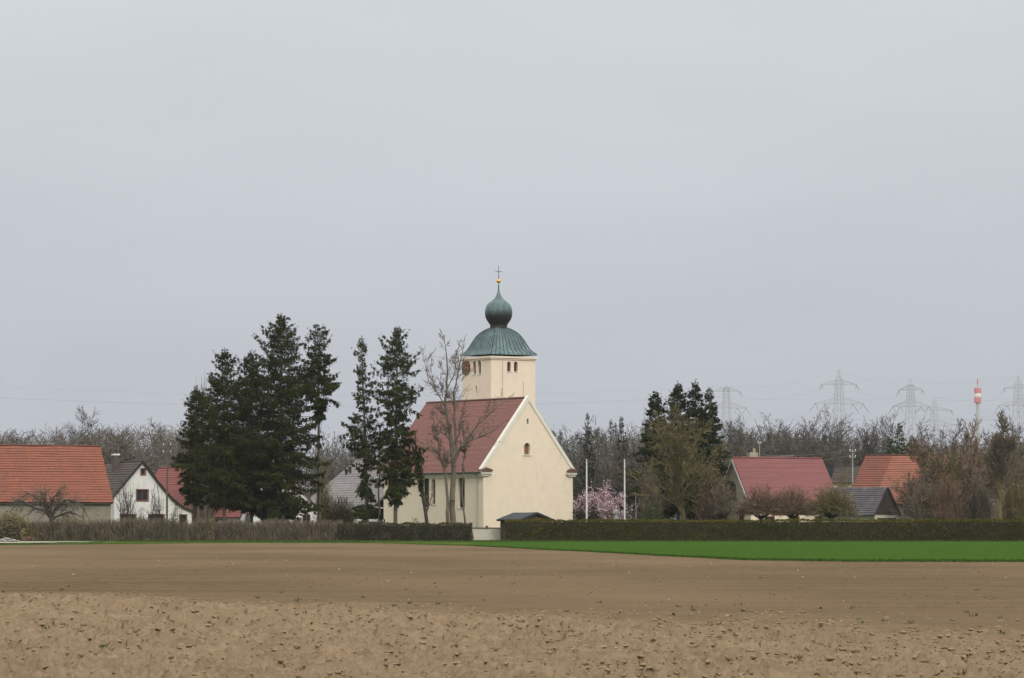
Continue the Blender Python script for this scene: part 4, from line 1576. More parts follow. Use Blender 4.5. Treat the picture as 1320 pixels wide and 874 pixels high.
# houses farther back
fr = Frame(pt(966, 690, 455), R(4))
o, wall, roof = gable_house('far_house', 'distant house whose long dark ridge shows above the dusty red roof', 'house', fr, 6.0, 9.0, hz(628, 455), hz(587, 459) - 0.2, 'old_white', 'brown_tiles', seed=81)
c = Frame(pt(1016, 690, 451), R(12))
o = thing('white_gable_annexe', 'tiny white gable peeping above the dusty red roof', 'house', c.at(1, 3))
MB().prism([c.at(0, 0, 0), c.at(2.0, 0, 0), c.at(2.0, 0, hz(597, 451)), c.at(1.0, 0, hz(587.3, 451)), c.at(0, 0, hz(597, 451))], c.v * 6).build('wall', M['old_white'], o)
mb = MB()
for b0 in (0, 2.0):
    e = c.at(b0, -0.15, hz(597, 451))
    s = c.at(1.0, -0.15, hz(587.3, 451)) - e
    n = c.v.cross(s).normalized()
    n = n if n.z > 0 else -n
    tile_slope(mb, e - s.normalized() * 0.15 + n * 0.14, c.v, s.normalized(), 6.2, s.length + 0.15, 0.36, seed=83)
mb.build('roof', M['brown_tiles'], o, uv=True)
fr = Frame(pt(1072, 690, 462), R(-14))
o, wall, roof = gable_house('dark_roofed_house', 'far cream house with dark brown roof left of the tiled barn', 'house', fr, 6.4, 7.5, hz(622, 462), hz(601, 465) - 0.2, 'cream', 'brown_tiles', seed=91, verge=0.1)
fr2 = Frame(pt(1050, 690, 466), R(-14))
o2, wall, roof = gable_house('slate_roofed_house', 'far house with grey roof and black chimney beside the dusty red roof', 'house', fr2, 3.2, 7.5, hz(624, 466), hz(600.5, 469) - 0.2, 'cream', 'slate', seed=92, verge=0.1)
q = pt(1072, 600, 467)
MB().box(Vector((q.x, q.y, 0)), fr.u, fr.v, UP, (-0.38, 0.38), (-0.35, 0.35), (5, hz(598.5, 467))).build('chimney', M['felt'], o2)

# ------------------------------------------------------------------ shed and churchyard wall
fr = Frame(pt(671, 697, 371.5), TH)
sw, sl = 3.7, 3.7
ze, zr = hz(670, 371.5), hz(662, 373.5)
o = thing('garden_shed', 'dark brown garden shed with low felt roof at the end of the hedge', 'shed', fr.at(sw / 2, sl / 2))
MB().prism([fr.at(0, 0, 0), fr.at(sw, 0, 0), fr.at(sw, 0, ze), fr.at(sw / 2, 0, zr - 0.05), fr.at(0, 0, ze)], fr.v * sl).build('wall', M['wood_shed'], o)
for k in range(18):
    x = sl * (k + 0.5) / 18
    MB().box(fr.O, fr.u, fr.v, UP, (-0.03, -0.003), (x - 0.095, x + 0.095), (0.05, ze - 0.1)).build('board', M['wood_shed'], o)
mb = MB()
for b0, d in ((0, 1), (sw, -1)):
    e = fr.at(b0, -0.3, ze)
    s = fr.at(sw / 2, -0.3, zr) - e
    n = fr.v.cross(s).normalized()
    n = n if n.z > 0 else -n
    tile_slope(mb, e - s.normalized() * 0.3 + n * 0.12, fr.v, s.normalized(), sl + 0.6, s.length + 0.3, 0.9, lift=0.02, seed=95 + d)
mb.build('roof', M['felt'], o, uv=True)
wa, wb = pt(600, 697, 377), pt(652, 697, 376)
d = (Vector((wb.x, wb.y, 0)) - Vector((wa.x, wa.y, 0)))
u = d.normalized()
o = thing('churchyard_wall', 'low pale churchyard wall with dark coping between hedge and shed', 'wall', (wa + wb) / 2 * 1.0)
o.location.z = 0
MB().box(Vector((wa.x, wa.y, 0)), u, Vector((-u.y, u.x, 0)), UP, (0, d.length), (0, 0.35), (0, hz(681, 376))).build('wall', M['wall_white'], o)
MB().box(Vector((wa.x, wa.y, 0)), u, Vector((-u.y, u.x, 0)), UP, (-0.05, d.length + 0.05), (-0.07, 0.42), (hz(681, 376) + 0.002, hz(680, 376))).build('coping', M['gutter'], o)
q = pt(627.5, 680, 376.3)
tag(MB().lathe(q, [(0.10, q.z + 0.005), (0.16, q.z + 0.10), (0.12, q.z + 0.17), (0.03, q.z + 0.2)], 10).build('wall_finial', M['brick']), 'small dark clay pot on the churchyard wall', 'pot')

# ------------------------------------------------------------------ flagpoles, statue, van, poles
for x, lab in ((756.2, 'white flagpole standing next to the church'), (805.2, 'white flagpole on the right of the pink blossom')):
    b = pt(x, 697, 378)
    b.z = 0
    o = thing('flagpole', lab, 'flagpole', b, 'flagpoles by the church')
    top = hz(594, 378)
    MB().tube([b, b + UP * top * 0.6, b + UP * top], [0.085, 0.075, 0.055], 10).build('pole', M['pole_white'], o)
    MB().lathe(b, [(0.02, top), (0.08, top + 0.05), (0.08, top + 0.1), (0.02, top + 0.15)], 10).build('finial', M['pole_white'], o)
    MB().tube([b + Vector((0.10, 0, 1.2)), b + Vector((0.075, 0, top - 0.1))], 0.008, 4).build('halyard', M['pole_white'], o)
b = pt(794.5, 697, 380)
b.z = 0
o = thing('statue', 'small weathered stone statue on a pedestal under the pink blossom', 'statue', b)
MB().lathe(b, [(0.42, 0), (0.42, 0.35), (0.33, 0.42), (0.30, 1.55), (0.40, 1.62), (0.40, 1.78)], 4).build('pedestal', M['stone'], o)
z0 = 1.78
mb = MB()
fig = [(0.27, 0.0), (0.29, 0.25), (0.25, 0.6), (0.22, 0.95), (0.29, 1.25), (0.27, 1.38), (0.09, 1.48), (0.08, 1.53), (0.13, 1.60), (0.145, 1.70), (0.11, 1.80), (0.03, 1.85)]
rings = []
for rr_, z in fig:
    rings.append([Vector((b.x + rr_ * (1.0 + 0.08 * math.sin(5 * t)) * math.cos(t), b.y + 0.75 * rr_ * math.sin(t), z0 + z)) for t in [2 * math.pi * k / 20 for k in range(20)]])
mb.tube_rings(rings)
mb.tube([b + Vector((-0.27, 0, z0 + 1.28)), b + Vector((-0.30, -0.12, z0 + 1.0)), b + Vector((-0.05, -0.24, z0 + 1.08))], [0.09, 0.08, 0.05], 8)
mb.tube([b + Vector((0.27, 0, z0 + 1.28)), b + Vector((0.30, -0.12, z0 + 1.0)), b + Vector((0.05, -0.24, z0 + 1.12))], [0.09, 0.08, 0.05], 8)
mb.build('figure', M['stone'], o, smooth=True)

fr = Frame(pt(457.5, 697, 409), R(8))
o = thing('van', 'white van parked in front of the grey barn', 'van', fr.at(2.5, 0.9))
prof = [(0, 0.35), (5.0, 0.35), (5.0, 0.95), (4.75, 1.15), (4.05, 1.35), (3.3, 2.22), (3.0, 2.32), (0.12, 2.32), (0.02, 2.2)]
MB().prism([fr.at(x, 0, z) for x, z in prof], fr.v * 1.85).build('body', M['van'], o)
for x in (0.9, 4.1):
    for y in (-0.02, 1.67):
        w_ = MB().tube([fr.at(x, y, 0.34), fr.at(x, y + 0.2, 0.34)], 0.34, 16).build('wheel', M['rubber'], o)
        MB().tube([fr.at(x, y - 0.012, 0.34), fr.at(x, y + 0.212, 0.34)], 0.19, 12).build('rim', M['frame_grey'], w_)
for pl in ([(0.3, 1.35), (1.25, 1.35), (1.25, 2.05), (0.35, 2.05)], [(1.4, 1.35), (2.35, 1.35), (2.35, 2.05), (1.4, 2.05)], [(2.5, 1.35), (3.75, 1.35), (3.15, 2.05), (2.5, 2.05)]):
    MB().prism([fr.at(x, -0.012, z) for x, z in pl], fr.v * 0.01).build('side_window', M['glass'], o)
MB().prism([fr.at(x, 0.15, z) for x, z in ((3.98, 1.46), (4.0, 1.43), (3.36, 2.2), (3.34, 2.2))], fr.v * 1.55).build('windscreen', M['glass'], o)
for y in (0.12, 1.48):
    MB().box(fr.O, fr.u, fr.v, UP, (4.98, 5.015), (y, y + 0.25), (0.75, 0.92)).build('headlight', M['frame_grey'], o)


def wire(name, label, p, q, sag, r=0.012, m='iron', group=None):
    pts = []
    for i in range(25):
        t = i / 24
        a = p.lerp(q, t)
        pts.append(a - UP * (sag * 4 * t * (1 - t)))
    o = MB().tube(pts, r, 3, cap=False).build(name, M[m])
    return tag(o, label, 'wire', group)


def utility_pole(x, y_top, D, label, m='pole_wood', r=0.13, arms=2, lam=0.9):
    b = pt(x, 697, D)
    b.z = 0
    top = hz(y_top, D)
    o = thing('utility_pole', label, 'utility pole', b, 'wooden utility poles')
    MB().tube([b, b + UP * top], [r, r * 0.72], 9).build('pole', M[m], o)
    heads = []
    for k in range(arms):
        z = top - 0.25 - 0.75 * k
        c_ = MB().box(b + UP * z, Vector((1, 0, 0)), Vector((0, 1, 0)), UP, (-lam / 2, lam / 2), (-0.16, -0.08), (-0.05, 0.05)).build('crossarm', M[m], o)
        for s_ in (-0.42, 0.42):
            q = b + UP * (z + 0.052) + Vector((lam * s_, -0.12, 0))
            MB().lathe(q, [(0.03, q.z), (0.06, q.z + 0.05), (0.06, q.z + 0.15), (0.02, q.z + 0.2)], 8).build('insulator', M['pole_white'], c_)
            heads.append(q + UP * 0.15)
    return heads


hp = utility_pole(215, 571.5, 380, 'tall brown utility pole in front of the white house', arms=2)
hm = Vector((mq.x, mq.y, hz(573.2, 416)))
wire('overhead_wire', 'upper overhead wire from the brown pole to the chimney mast', hp[0], hm + Vector((0.3, 0, 0.1)), 0.25, group='wires over the white house')
wire('overhead_wire', 'lower overhead wire from the brown pole to the chimney mast', hp[2], hm + Vector((-0.3, 0, -0.4)), 0.35, group='wires over the white house')
wire('overhead_wire', 'overhead wire running left from the mast above the orange barn', hm, pt(-300, 566, 425), 0.5, group='wires over the white house')
wire('overhead_wire', 'overhead wire from the brown pole towards the spruces', hp[1], pt(520, 580, 440), 0.7, group='wires over the white house')
wire('overhead_wire', 'second overhead wire from the brown pole behind the spruces', hp[3], pt(520, 590, 440), 0.7, group='wires over the white house')
h1 = utility_pole(1099.5, 579, 450, 'pale pole with crossarm beyond the dusty red roof', 'pole_pale', 0.10, 2, 0.8)
h2 = utility_pole(979.5, 569, 448, 'thin pale pole behind the chimney of the dusty red roof', 'pole_pale', 0.07, 1, 0.4)
wire('overhead_wire', 'upper wire strung between the two pale poles', h1[0], h2[1] - UP * 1.6, 0.35, 0.02, group='wires behind the dusty red roof')
wire('overhead_wire', 'lower wire strung between the two pale poles', h1[2], h2[1] - UP * 2.6, 0.35, 0.02, group='wires behind the dusty red roof')
wire('overhead_wire', 'wire running right from the pole with crossarm', h1[1], pt(1420, 577, 470), 0.8, 0.02, group='wires behind the dusty red roof')
wire('overhead_wire', 'wire running across behind both flagpoles', pt(690, 592, 430), pt(860, 594, 430), 0.25, 0.02)


# ------------------------------------------------------------------ lattice pylons and the broadcasting tower
def pylon(x, D, H, yaw, ys, half, label):
    """ys: heights (upper arm, lower arm); half: half lengths of the arms in metres"""
    b = pt(x, 697, D)
    b.z = 0
    o = thing('pylon', label, 'pylon', b, 'lattice pylons on the skyline')
    u, v = Vector((math.cos(yaw), math.sin(yaw), 0)), Vector((-math.sin(yaw), math.cos(yaw), 0))

    def hw(z):
        return np.interp(z, [0, ys[1], ys[0] + 1.5, H], [3.3, 1.2, 0.85, 0.06])
    zs = list(np.linspace(0, ys[1] - 2, 8)) + list(np.linspace(ys[1], ys[0] + 1.5, 7)) + [H - 2, H]
    mb = MB()
    for sx in (-1, 1):
        for sy in (-1, 1):
            mb.tube([b + u * (sx * hw(z)) + v * (sy * hw(z)) + UP * z for z in zs], [0.06] * (len(zs) - 2) + [0.06, 0.05], 4)
    for i in range(len(zs) - 2):
        z0, z1 = zs[i], zs[i + 1]
        for (ax, ay) in ((u, v), (v, u)):
            for s in (-1, 1):
                c0, c1 = b + ay * (s * hw(z0)) + UP * z0, b + ay * (s * hw(z1)) + UP * z1
                mb.tube([c0 + ax * hw(z0), c1 - ax * hw(z1)], 0.03, 3, cap=False)
                mb.tube([c0 - ax * hw(z0), c1 + ax * hw(z1)], 0.03, 3, cap=False)
                mb.tube([c1 - ax * hw(z1), c1 + ax * hw(z1)], 0.03, 3, cap=False)
    mb.build('tower', M['steel'], o)
    ends = []
    for k, (z, L_) in enumerate(zip(ys, half)):
        mb = MB()
        rise = 1.5 if k == 0 else 2.0
        for s in (-1, 1):
            tip = b + u * (s * L_) + UP * z
            for sy in (-1, 1):
                a0 = b + u * (s * hw(z)) + v * (sy * hw(z)) + UP * z
                a1 = b + u * (s * hw(z)) + v * (sy * hw(z) * 0.9) + UP * (z + rise)
                mb.tube([a0, tip], 0.075, 4)
                mb.tube([a1, tip + UP * 0.1], 0.06, 4)
                n = 6
                for i in range(n):
                    p, q = a0.lerp(tip, i / n), a1.lerp(tip, (i + 0.5) / n)
                    mb.tube([p, q], 0.025, 3, cap=False)
                    mb.tube([q, a0.lerp(tip, (i + 1) / n)], 0.025, 3, cap=False)
        arm = mb.build('crossarm', M['steel'], o)
        spots = (0.98,) if k == 0 else (0.97, 0.55)
        for s in (-1, 1):
            for f in spots:
                t = b + u * (s * L_ * f) + UP * (z - 0.05)
                w = 2.3 if k else 0.9
                dn = 2.6 if k else 1.6
                m2 = MB()
                m2.tube([t, t + u * (s * w * 0.9) - UP * dn], 0.08, 5)
                m2.tube([t, t - u * (s * w * 0.5) - UP * dn * 0.7], 0.08, 5)
                m2.build('insulator', M['insulator'], arm)
                ends.append(t - UP * dn)
    return ends, b + UP * H


PY = [(1082.5, 1180, 22, (496, 520.5), (24, 33), 'tallest lattice pylon, straight above the far tree tops'),
      (1174.8, 1253, -35, (503, 524), (14.5, 22), 'lattice pylon with narrow arms left of the red and white tower'),
      (1205, 1500, 40, (529, 548), (26, 34), 'faint farthest pylon, just left of the red and white tower'),
      (937, 1323, 14, (504.5, 526), (18, 26), 'pylon rising right behind the dark spruce group'),
      (1314, 1215, 30, (501, 523), (20, 28), 'pylon half cut off at the right edge')]
pyl = []
for x, D, yaw, ys, hp_, lab in PY:
    top = {1082.5: 477, 1174.8: 488.5, 1205: 512.5, 937: 497.5, 1314: 484}[x]
    pyl.append(pylon(x, D, hz(top, D), R(yaw), (hz(ys[0], D), hz(ys[1], D)), (hp_[0] / F * D / math.cos(R(yaw)), hp_[1] / F * D / math.cos(R(yaw))), lab))
for i, j, lab in ((3, 0, 'high voltage cables between the leftmost and the tallest pylon'), (0, 1, 'high voltage cables between the tallest and the narrow pylon'),
                  (1, 4, 'high voltage cables running to the pylon at the right edge'), (2, 4, 'high voltage cables from the farthest pylon to the right edge')):
    mb = MB()
    for a, c in zip(pyl[i][0] + [pyl[i][1]], pyl[j][0] + [pyl[j][1]]):
        pts = [a.lerp(c, k / 16) - UP * (2.2 * 4 * (k / 16) * (1 - k / 16)) for k in range(17)]
        mb.tube(pts, 0.012, 3, cap=False)
    tag(mb.build('power_cables', M['iron']), lab, 'cables', 'high voltage cables')
mb = MB()
for a in pyl[3][0][:2] + [pyl[3][1]]:
    c = Vector((-330, 1120, a.z + 6))
    mb.tube([a.lerp(c, k / 24) - UP * (9 * 4 * (k / 24) * (1 - k / 24)) for k in range(25)], 0.014, 3, cap=False)
tag(mb.build('power_cables', M['iron']), 'thin high voltage cables crossing the sky behind the church', 'cables', 'high voltage cables')

D = 3000
b = pt(1261.5, 697, D)
b.z = 0
k = D / F
o = thing('telecom_tower', 'distant concrete telecom tower with red and white banded head', 'tower', b)
MB().lathe(b, [(4.6 * k, 0), (3.3 * k, hz(600, D)), (2.7 * k, hz(560, D)), (2.35 * k, hz(518, D))], 20).build('shaft', M['concrete'], o)
for y0, y1, r_, m in ((519.2, 512, 4.7, 'tower_red'), (511.9, 507.2, 4.5, 'tower_white'), (507.1, 500.2, 4.7, 'tower_red')):
    MB().lathe(b, [(r_ * k * 0.92, hz(y0, D)), (r_ * k, hz(y0 - 0.8, D)), (r_ * k, hz(y1 + 0.6, D)), (r_ * k * 0.93, hz(y1, D))], 24).build('head_drum', M[m], o)
MB().lathe(b, [(0.7 * k, hz(500.1, D)), (0.6 * k, hz(495, D))], 8).build('antenna_foot', M['concrete'], o)
MB().lathe(b, [(0.95 * k, hz(494.9, D)), (0.9 * k, hz(489, D)), (0.3 * k, hz(488, D))], 8).build('antenna', M['tower_red'], o)


# ------------------------------------------------------------------ vegetation: conifers
def foot(x, D):
    p = pt(x, 697, D)
    p.z = 0
    return p


def S(seed, x, D, y_top, y_base, rpx, **k):
    k.setdefault('lean', (0, 0))
    return foot(x, D), ((seed, hz(y_top, D), hz(y_base, D), rpx * D / F), k)


def outline_m(D, px_pts):
    return [(hz(y, D), w * D / F) for y, w in px_pts]


SPR = [(S(101, 252, 380, 497, 642, 0, dens=0.95, cl=1.45, nbr=(5, 8), prof=outline_m(380, [(497, 0.5), (507, 7), (520, 14), (550, 22), (590, 26), (620, 22), (642, 12)])), 'small bushy spruce at the left end of the dark spruce group'),
       (S(102, 288, 374, 449, 645, 0, dens=0.95, cl=1.35, nbr=(6, 9), gaps=0.08, prof=outline_m(374, [(449, 0.5), (457, 5), (468, 15), (480, 12), (497, 30), (520, 42), (560, 50), (600, 50), (625, 38), (645, 20)])), 'spruce with ragged pointed top second from left in the dark group'),
       (S(103, 324, 382, 452, 650, 0, dens=0.95, cl=1.35, nbr=(6, 9), gaps=0.04, prof=outline_m(382, [(452, 0.5), (461, 6), (475, 16), (500, 24), (540, 34), (600, 42), (630, 36), (650, 20)])), 'spruce filling the middle of the dark group, left of the tallest'),
       (S(104, 361, 376, 404, 663, 0, dens=1.0, cl=1.25, nbr=(6, 9), gaps=0.04, prof=outline_m(376, [(404, 0.5), (412, 6), (427, 20), (440, 25), (470, 39), (500, 47), (550, 51), (600, 54), (640, 48), (664, 24)])), 'tallest dark spruce with a broad dense crown'),
       (S(105, 411, 379, 419, 534, 0, dens=0.9, cl=1.6, gaps=0.15, lean=(-0.35, 0), nbr=(4, 7), droop=1.15, prof=outline_m(379, [(419, 0.5), (426, 6), (433, 16), (450, 17), (470, 22), (490, 31), (505, 27), (525, 22), (534, 8)])), 'thin topped spruce on a bare stem right of the tallest'),
       (S(106, 473, 373, 432, 662, 0, dens=0.8, cl=1.6, gaps=0.25, lean=(-0.6, 0), nbr=(3, 6), droop=1.3, prof=outline_m(373, [(432, 0.5), (442, 5), (452, 10), (470, 13), (485, 26), (500, 16), (520, 20), (540, 28), (570, 32), (590, 26), (605, 9), (622, 18), (645, 22), (662, 8)])), 'sparse ragged spruce, left of the two slender ones'),
       (S(107, 510, 371, 421, 642, 0, dens=0.9, cl=1.7, gaps=0.15, nbr=(4, 7), droop=1.25, lean=(0.1, 0), prof=outline_m(371, [(421, 0.5), (428, 5), (441, 16), (470, 25), (500, 31), (520, 27), (540, 24), (570, 26), (600, 27), (625, 18), (642, 8)])), 'slender spruce in front of the church roof end')]
for (b, a), lab in SPR:
    add_spruce('spruce_tree', lab, b, a, 'spruce', 'spruces left of the church', 'bark')
SPR2 = [(S(111, 845, 396, 504, 655, 0, dens=0.95, cl=1.7, nbr=(5, 8), prof=outline_m(396, [(504, 0.5), (511, 4), (525, 12), (550, 19), (600, 26), (640, 30), (655, 20)])), 'dark spruce left in the group behind the olive tree'),
        (S(112, 874, 392, 491, 650, 0, dens=1.0, cl=1.7, nbr=(5, 8), prof=outline_m(392, [(491, 0.5), (498, 4), (512, 13), (535, 20), (560, 28), (600, 36), (650, 34)])), 'dark spruce second from left in the group behind the olive tree'),
        (S(113, 896, 399, 490, 650, 0, dens=0.95, cl=1.7, nbr=(5, 8), prof=outline_m(399, [(490, 0.5), (498, 4), (512, 11), (535, 18), (560, 26), (600, 34), (650, 32)])), 'dark spruce third from left in the group behind the olive tree'),
        (S(114, 915, 394, 500, 650, 0, dens=0.95, cl=1.5, gaps=0.1, prof=outline_m(394, [(500, 0.5), (508, 4), (524, 12), (545, 20), (580, 26), (650, 28)])), 'dark spruce at the right of the group behind the olive tree')]
for (b, a), lab in SPR2:
    add_spruce('spruce_tree', lab, b, a, 'fir', 'spruces right of the church', 'bark')
b, a = S(121, 1160, 425, 545, 640, 20, dens=1.0, shape=0.8, droop=0.6)
add_spruce('fir_tree', 'green pointed fir standing behind the tiled barn', b, a, 'green_conifer')
for sd, x, D, yt, rp, lab in ((122, 1149, 418, 566, 15, 'squat bright conifer left of the pointed fir'), (123, 1176, 428, 560, 16, 'squat bright conifer right of the pointed fir')):
    b, a = S(sd, x, D, yt, 640, rp, dens=1.0, shape=0.5, droop=0.5)
    add_spruce('fir_tree', lab, b, a, 'green_conifer')
for sd, x, yt, lab in ((131, 757, 532, 'lone dark spruce tip above the wood behind the flagpoles'), (132, 802, 537, 'dark spruce tip in the wood over the right flagpole'), (133, 713, 556, 'dim spruce tip close to the church gable')):
    b, a = S(sd, x, 505, yt, 650, 18, dens=0.9, cl=0.8)
    add_spruce('spruce_tree', lab, b, a, 'spruce_far', 'spruce tips in the far wood')


# ------------------------------------------------------------------ vegetation: bare trees near the church
def guided(T, pts, r0, r1, D, dD, P, lev=1, kid_len=2.0, kids=6, start=0.2):
    """a limb that follows points given in the photo, with twigs grown from it"""
    q = [pt(x, y, D + dD * i / (len(pts) - 1)) for i, (x, y) in enumerate(pts)]
    q[0].z = max(q[0].z, 0.0)
    n = len(q) - 1
    fine = []
    for i in range(n):
        k = max(1, int((q[i + 1] - q[i]).length / 0.6))
        for j in range(k):
            fine.append(q[i].lerp(q[i + 1], j / k))
    fine.append(q[-1])
    m = len(fine) - 1
    for i in range(1, m):
        fine[i] = fine[i] + Vector((T.r.gauss(0, 0.035), T.r.gauss(0, 0.06), T.r.gauss(0, 0.02)))
    for i in range(m):
        t0, t1 = i / m, (i + 1) / m
        T.s.append((fine[i], fine[i + 1], r0 + (r1 - r0) * t0, r0 + (r1 - r0) * t1, lev))
    for _ in range(kids):
        t = start + (1 - start) * T.r.random()
        i = min(m - 1, int(t * m))
        d = (fine[i + 1] - fine[i]).normalized()
        T.child(fine[i], d, kid_len, max(0.03, (r0 + (r1 - r0) * t)), t * 0.4, lev, P)
    T.grow(fine[-1], (fine[-1] - fine[-2]).normalized(), kid_len * 0.5, r1, lev + 1, P)


P_tw = PP(kids=(0, 4, 4, 2, 0), seg=(0.6, 0.5, 0.4, 0.3, 0.25), len=(0.5, 0.85), ang=(22, 55), up=0.06, wob=0.12, rad=(0.3, 0.5), bare=(0.1, 0.1, 0.15, 0.15))
T = Tree(7)
guided(T, [(584, 697), (583, 645), (585, 602), (580, 560), (574, 522), (577, 484), (575, 452)], 0.34, 0.05, 371, 0.5, P_tw, 0, 3.0, 11, 0.5)
guided(T, [(585, 600), (588, 575), (586, 540), (585, 505), (592, 475), (596, 455)], 0.17, 0.04, 371, 1.0, P_tw, 1, 2.8, 10, 0.35)
guided(T, [(585, 598), (593, 578), (606, 568), (624, 561), (640, 553)], 0.15, 0.04, 371, -1.5, P_tw, 1, 2.2, 10, 0.25)
guided(T, [(584, 590), (596, 572), (612, 552), (630, 534), (650, 518)], 0.14, 0.035, 371, 1.2, P_tw, 1, 2.2, 10, 0.3)
guided(T, [(582, 575), (592, 560), (594, 540), (598, 526)], 0.08, 0.03, 371, -1.2, P_tw, 1, 1.8, 8, 0.3)
guided(T, [(575, 524), (563, 505), (552, 490), (548, 470)], 0.07, 0.03, 371, 0.8, P_tw, 1, 2.8, 9, 0.3)
guided(T, [(577, 500), (586, 480), (588, 460)], 0.06, 0.025, 371, -0.6, P_tw, 1, 2.6, 8, 0.3)
T.split('bare_tree', 'tall bare tree with forked trunk before the church roof', 'bare tree', foot(584, 371), M['bark_olive'] if False else M['bark_grey'], M['twig'], thick=0.07)
T = Tree(8)
guided(T, [(576, 697), (577, 660), (577, 635), (572, 605), (567, 585), (563, 562), (560, 548)], 0.22, 0.05, 370.4, -0.4, P_tw, 0, 2.0, 12, 0.6)
guided(T, [(572, 606), (577, 598), (578, 588)], 0.12, 0.06, 370.4, -0.3, P_tw, 1, 1.2, 5, 0.5)
guided(T, [(567, 585), (558, 578), (547, 572)], 0.06, 0.03, 370.4, -0.5, P_tw, 1, 1.5, 6, 0.3)
T.split('bare_tree', 'shorter bare trunk pressed against the tall forked tree', 'bare tree', foot(576, 370.4), M['bark_grey'], M['twig'], thick=0.07)
T = Tree(9)
guided(T, [(599, 697), (599, 668), (596, 640), (597, 610), (598, 585), (597, 555)], 0.12, 0.03, 372.5, 0.2, P_tw, 0, 1.6, 10, 0.6)
T.split('bare_tree', 'thin bare sapling just right of the forked trees', 'bare tree', foot(599, 372.5), M['bark_grey'], M['twig'], thick=0.05)
T = Tree(10)
guided(T, [(552, 697), (550, 670), (546, 645), (542, 615), (538, 590), (535, 570)], 0.22, 0.09, 371.5, 0.3, P_tw, 0, 1.8, 7, 0.6)
guided(T, [(550, 660), (556, 645), (557, 635)], 0.07, 0.03, 371.5, -0.3, P_tw, 1, 1.2, 4, 0.4)
T.split('bare_tree', 'dark leaning trunk with ivy green top before the nave windows', 'bare tree', foot(552, 371.5), M['bark_dark'], M['twig'], thick=0.05)
rr = np.random.default_rng(77)
n = 900
t = rr.uniform(0, 1, n)
c0, c1 = np.array(pt(537, 585, 371.6)), np.array(pt(545, 640, 371.6))
P_ = c0 + (c1 - c0) * t[:, None] ** 1.6 + rr.normal(0, 0.38, (n, 3)) * (1.15 - t[:, None])
v, q = cards(P_, np.stack([rr.normal(0, 0.5, n), rr.normal(0, 0.5, n), -rr.uniform(0.1, 1, n)], -1), rr.uniform(0.2, 0.42, n), rr.uniform(0.09, 0.16, n), rr)
iv = bpy.data.objects[[o.name for o in col.objects if o.get('label', '').startswith('dark leaning trunk')][0]]
link('ivy', np_mesh('ivy', v, q, shift=iv.location), M['fir'], iv)
T = Tree(14)
guided(T, [(489, 697), (489, 660), (488, 630), (490, 600), (489, 560)], 0.13, 0.05, 380, 0.3, P_tw, 0, 2.0, 10, 0.5)
T.split('bare_tree', 'thin grey trunk at the left corner of the church', 'bare tree', foot(489, 380), M['bark_grey'], M['twig'], thick=0.05)

# olive coloured bare tree right of the church
P_ol = PP(kids=(15, 8, 5, 4), bare=(0.2, 0.12, 0.1, 0.1), ang=(24, 62), len=(0.50, 0.75), short=0.5, up=0.03, seg=(0.7, 0.6, 0.45, 0.35), minr=0.017, wob=0.09)
T = Tree(21)
b = foot(881, 379)
T.grow(b, Vector((0.03, 0, 1)), 10.4, 0.30, 0, P_ol)
T.split('bare_tree', 'wide bare tree with olive lichen bark before the dark spruces', 'bare tree', b, M['bark_olive'], M['twig_olive'], thick=0.09, bud=(1200, M['bud_green']))

# small bare trees and shrubs
def shrub(name, label, x, D, w_px, y_top, n, m, seed, catg='shrub', group=None, lean=0.5, leaf=None, rr_=0.016, y_low=697):
    r = np.random.default_rng(seed)
    b = foot(x, D)
    H = hz(y_top, D)
    hw = w_px * D / F / 2
    k = n
    base = np.stack([r.normal(0, hw * 0.30, k), r.normal(0, hw * 0.30, k), np.zeros(k)], -1)
    tip = np.stack([r.normal(0, hw * 0.55, k), r.normal(0, hw * 0.5, k), np.zeros(k)], -1)
    rad = np.sqrt((tip[:, 0] / hw) ** 2 + (tip[:, 1] / hw) ** 2)
    tip[:, 2] = H * (1 - 0.42 * np.clip(rad, 0, 1.3) ** 2) * r.uniform(0.55, 1.03, k)
    mid = base + (tip - base) * 0.5 + np.stack([r.normal(0, 0.15, k), r.normal(0, 0.15, k), 0.12 * tip[:, 2]], -1)
    segs = [(base, mid, np.full(k, rr_ * 1.8), np.full(k, rr_ * 1.3)), (mid, tip, np.full(k, rr_ * 1.3), np.full(k, rr_ * 0.6))]
    for rep in range(4):                                  # side twigs
        t = r.uniform(0.15, 1, k)[:, None]
        p = mid + (tip - mid) * t if rep % 2 else base + (mid - base) * (0.4 + 0.6 * t)
        d = unit(tip - mid) + r.normal(0, 0.65, (k, 3))
        l = r.uniform(0.3, 0.8, k)[:, None] * min(1.6, H * 0.22)
        segs.append((p, p + unit(d) * l, np.full(k, rr_ * 0.8), np.full(k, rr_ * 0.5)))
    V, Q = cat(*[(tubes if k_ < 1 else ribbons)(*s) for k_, s in enumerate(segs)])
    o = thing(name, label, catg, b, group)
    link('stems', np_mesh('stems', V, Q), m, o)
    if leaf:
        nl, ml, sz = leaf
        i = r.integers(0, k, nl)
        p = mid[i] + (tip[i] - mid[i]) * r.uniform(-0.5, 1, nl)[:, None] + r.normal(0, 0.12, (nl, 3))
        v, q = cards(p, r.normal(size=(nl, 3)), r.uniform(0.6, 1.2, nl) * sz, r.uniform(0.4, 0.8, nl) * sz, r)
        link('leaves', np_mesh('leaves', v, q), ml, o)
    return o


